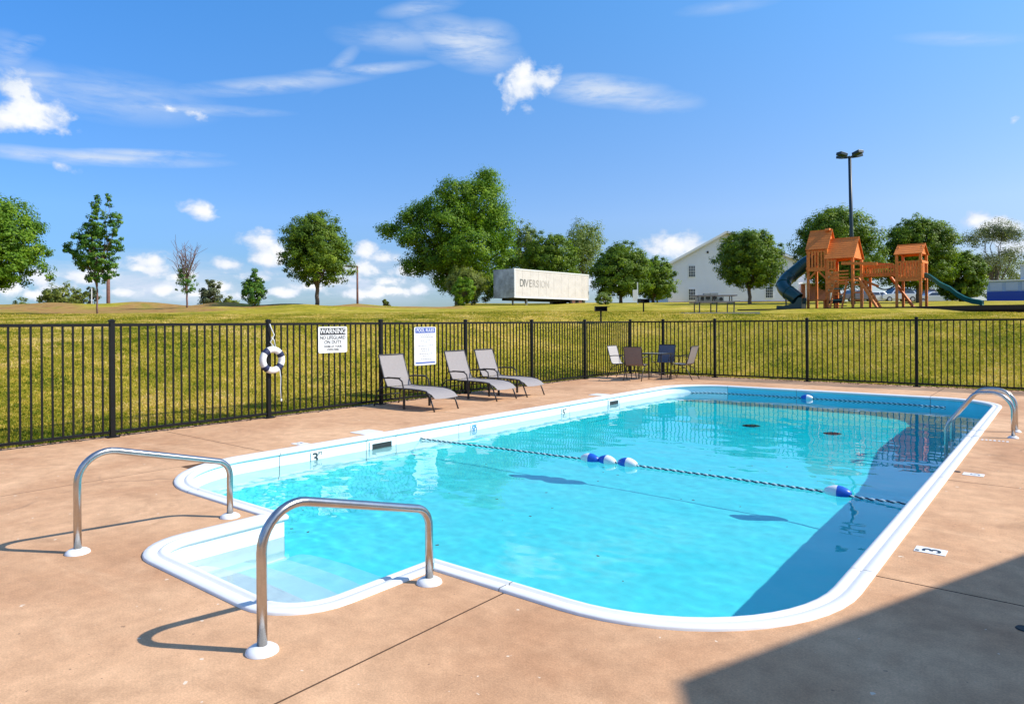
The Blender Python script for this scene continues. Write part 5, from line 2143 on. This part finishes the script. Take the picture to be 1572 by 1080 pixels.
# ------------------------------------------------------------------ parked vehicles
def car(label, px, w, paint, rz, dz_=0.0, tall=False):
    p = at(px, w)
    p.z -= dz_
    root = thing('parked_car', label, 'car', p, rz, 'cars parked beyond the play set')
    L, H = 4.5, 1.72 if tall else 1.46
    body = [(-2.25, .35), (-2.27, .70), (-2.15, .92), (-1.35, .98), (-.95, 1.0), (1.75, 1.0), (2.15, .95), (2.26, .70), (2.25, .35)]
    obj('body', MB().prism(body, -.88, .88, 'Y'), paint, root, bevel=.05)
    xr = 1.95 if tall else 1.45
    cab = [(-1.15, .98), (-.45, H - .04), (-.2, H), (xr - .5, H), (xr, .98)]
    mbx = MB()
    vs = [(x, s * (.84 if z < 1.1 else .66), z) for s in (-1, 1) for x, z in cab]
    n = len(cab)
    fs = [tuple(range(n)), tuple(range(2 * n - 1, n - 1, -1))] + [(i, (i + 1) % n, n + (i + 1) % n, n + i) for i in range(n)]
    obj('cabin', mbx.add(vs, fs), paint, root, bevel=.03)
    for s in (-1, 1):
        wpoly = [(-.85, 1.03), (-.38, H - .12), (.38, H - .12), (.40, 1.03)]
        wp2 = [(.50, 1.03), (.48, H - .12), (xr - .62, H - .12), (xr - .22, 1.03)]
        for q in (wpoly, wp2):
            m2 = MB()
            v2 = [(x, s * ((.845 if z < 1.1 else .70) + o_), z) for o_ in (-.03, .012) for x, z in q]
            k = len(q)
            m2.add(v2, [tuple(range(k)), tuple(range(2 * k - 1, k - 1, -1))] + [(i, (i + 1) % k, k + (i + 1) % k, k + i) for i in range(k)])
            obj('side_window', m2, M_PANE, root)
        for x in (-1.4, 1.4):
            wh = obj('wheel', MB().lathe([(0, -.1), (.22, -.11), (.33, -.10), (.345, 0), (.33, .10), (0, .1)], 18, (x, s * .80, .34), 'Y'), M_RUBBER, root)
            obj('rim', MB().lathe([(0, s * .115), (.20, s * .11)], 12, (x, s * .80, .34), 'Y'), M_CHROME, wh)
        obj('headlight', MB().box((-2.24, s * .62, .76), (.08, .34, .14)), M_TRIM, root)
        obj('tail_light', MB().box((2.24, s * .68, .80), (.06, .26, .18)), mat('tail_red', (.35, .01, .01), .3), root)
    m3 = MB().add([(-1.17, -.74, 1.01), (-1.17, .74, 1.01), (-.49, .60, H - .07), (-.49, -.60, H - .07)], [(0, 1, 2, 3)])
    obj('windscreen', m3, M_PANE, root, fix=False)
    return root


P_SIL = mat('silver_paint', (.55, .58, .62), .25, metal=.4, coat=.6)
P_WHT = mat('white_car_paint', (.78, .79, .80), .25, coat=.6)
P_DRK = mat('dark_car_paint', (.05, .05, .07), .25, coat=.6)
P_RED = mat('maroon_car_paint', (.10, .05, .06), .25, coat=.6)
car('dark car with white parts behind the ladder of the play set', 1312, 78, P_DRK, YAW + R(20), .1)
car('white car whose tail shows left of the silver one', 1340, 80, P_WHT, YAW, .35)
car('silver sport utility car seen between the play towers', 1376, 80, P_SIL, YAW + R(5), .1, True)
car('dark maroon van behind the right play tower', 1412, 86, P_RED, YAW, .2, True)
car('white car just right of the small play tower', 1432, 80, P_WHT, YAW + R(-8), .35)

# blue and white service building at the far right edge
sb = at(1516, 76, 3.5)
st_ = thing('service_building', 'long low blue and white building at the right edge', 'building', sb, YAW - R(34))
obj('wall', MB().box((3.0, 2.5, 1.25), (6, 5, 2.1)), mat('pale_blue_wall', (.34, .45, .62), .6), st_)
obj('lower_band', MB().box((3.0, -.05, .62), (6.1, .10, 1.1)), mat('strong_blue_wall', (.012, .06, .36), .5), st_)
obj('roof', MB().box((3.0, 2.5, 2.36), (6.3, 5.4, .12)), M_TRIM, st_)
for i in range(4):
    obj('door_panel', MB().box((.8 + i * 1.4, -.03, 1.72), (1.1, .06, .9)), mat('pale_door', (.42, .50, .62), .5), st_)
lb = at(1566, 74.5, 3.5)
lt = thing('light_building', 'tall pale building sliver at the right edge of the picture', 'building', lb, YAW - R(38))
obj('wall', MB().box((2.45, 2.4, 1.9), (4.8, 4.8, 4.0)), mat('pale_grey_wall', (.55, .62, .70), .6), lt)
obj('roof', MB().box((2.45, 2.4, 3.98), (5.0, 5.0, .12)), M_TRIM, lt)
obj('door', MB().box((1.5, -.03, 1.1), (.9, .06, 2.0)), M_DARK, lt)

# ------------------------------------------------------------------ grass blades near the fence


def blades():
    N = 420000
    # sample bearings and depths in view beyond the deck
    w = 8.5 * np.exp(rng.random(N * 2) * math.log(36 / 8.5))
    t = rng.uniform(-.80, .80, N * 2)
    r = t * w
    x = r * CY - w * SY
    y = r * SY + w * CY
    ok = ((x < -10.66) | (y > 18.88))
    x, y, w = x[ok][:N], y[ok][:N], w[ok][:N]
    # ground height on a lookup grid
    gx = np.arange(-60, 30, .25)
    gy = np.arange(-12, 62, .25)
    need = np.zeros((len(gy), len(gx)))
    have = np.zeros((len(gy), len(gx)), bool)
    ix = ((x - gx[0]) / .25).astype(int)
    iy = ((y - gy[0]) / .25).astype(int)
    good = (ix >= 0) & (iy >= 0) & (ix < len(gx) - 1) & (iy < len(gy) - 1)
    x, y, w, ix, iy = x[good], y[good], w[good], ix[good], iy[good]
    for a in (0, 1):
        for b2 in (0, 1):
            have[iy + a, ix + b2] = True
    for j, i in zip(*np.nonzero(have)):
        need[j, i] = ground(float(gx[i]), float(gy[j]))
    fx, fy = (x - gx[ix]) / .25, (y - gy[iy]) / .25
    z = (need[iy, ix] * (1 - fx) * (1 - fy) + need[iy, ix + 1] * fx * (1 - fy) + need[iy + 1, ix] * (1 - fx) * fy + need[iy + 1, ix + 1] * fx * fy)
    # keep off the play bed and the table pad
    rr_, ww_ = x * CY + y * SY, -x * SY + y * CY
    k = ~((rr_ > 10.5) & (ww_ > 29.5))
    x, y, z, w = x[k], y[k], z[k], w[k]
    n = len(x)
    s = np.hypot(np.maximum(-10.62 - x, 0), np.maximum(y - 18.85, 0))
    patch = np.array([noise.noise(Vector((a * .45, b2 * .45, 2))) * .7 + .55 * noise.noise(Vector((a * 1.7, b2 * 1.7, 5))) + .45 * noise.noise(Vector((a * 5.5, b2 * 5.5, 9))) for a, b2 in zip(x, y)])
    h = (.020 + .028 * rng.random(n)) * (1 + .15 * (w > 16)) * (1 + .9 * np.exp(-s / .25))
    wd_ = .0055 + .00050 * w
    a = rng.uniform(0, 6.283, n)
    lx, ly = rng.normal(size=n) * .45 * h, rng.normal(size=n) * .45 * h
    base = np.stack([x, y, z - .005], 1)
    du = np.stack([np.cos(a) * wd_, np.sin(a) * wd_, np.zeros(n)], 1)
    tip = base + np.stack([lx, ly, h], 1)
    V = np.stack([base - du, base + du, tip], 1).reshape(-1, 3)
    me = bpy.data.meshes.new('grass_blades')
    me.vertices.add(n * 3)
    me.vertices.foreach_set('co', V.astype(np.float32).ravel())
    me.loops.add(n * 3)
    me.loops.foreach_set('vertex_index', np.arange(n * 3, dtype=np.int32))
    me.polygons.add(n)
    me.polygons.foreach_set('loop_start', np.arange(0, n * 3, 3, dtype=np.int32))
    me.polygons.foreach_set('loop_total', np.full(n, 3, dtype=np.int32))
    me.update()
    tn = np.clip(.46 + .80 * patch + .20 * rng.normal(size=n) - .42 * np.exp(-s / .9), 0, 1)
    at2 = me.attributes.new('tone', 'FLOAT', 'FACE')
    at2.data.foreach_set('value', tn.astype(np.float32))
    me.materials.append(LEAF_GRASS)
    o = bpy.data.objects.new('grass_blades', me)
    C.objects.link(o)
    tag(o, 'short patchy green and straw coloured lawn grass beyond the fence', 'grass', kind='stuff')


blades()

# crumbs of soil and litter along the deck edge under the fence
mb = MB()
rr = random.Random(5)
for i in range(1500):
    if rr.random() < .6:
        x, y = -10.52 + rr.gauss(0, .05), rr.uniform(1, 18.6)
    else:
        x, y = rr.uniform(-10.4, 1), 18.72 + rr.gauss(0, .05)
    s = rr.uniform(.006, .022)
    mb.box((x, y, .004), (s * rr.uniform(.8, 2), s, s * .5), Matrix.Rotation(rr.uniform(0, 3), 3, 'Z'))
o = obj('edge_litter', mb, M_SOIL, fix=False)
tag(o, 'dry soil crumbs and leaf litter along the deck edge under the fence', 'litter', kind='stuff')
print('triangles', sum(len(o.data.polygons) * 2 for o in C.objects if o.type == 'MESH'))

# everything that reaches into the water takes the sunlight refracted through it
for o in C.objects:
    r_ = o
    while r_.parent:
        r_ = r_.parent
    if o.type == 'MESH' and r_.name.split('.')[0] in ('swimming_pool', 'pool_skimmer', 'pool_ladder', 'depth_marker', 'no_diving_tile', 'rope_float', 'float_rope', 'main_drain'):
        o.cycles.is_caustics_receiver = True
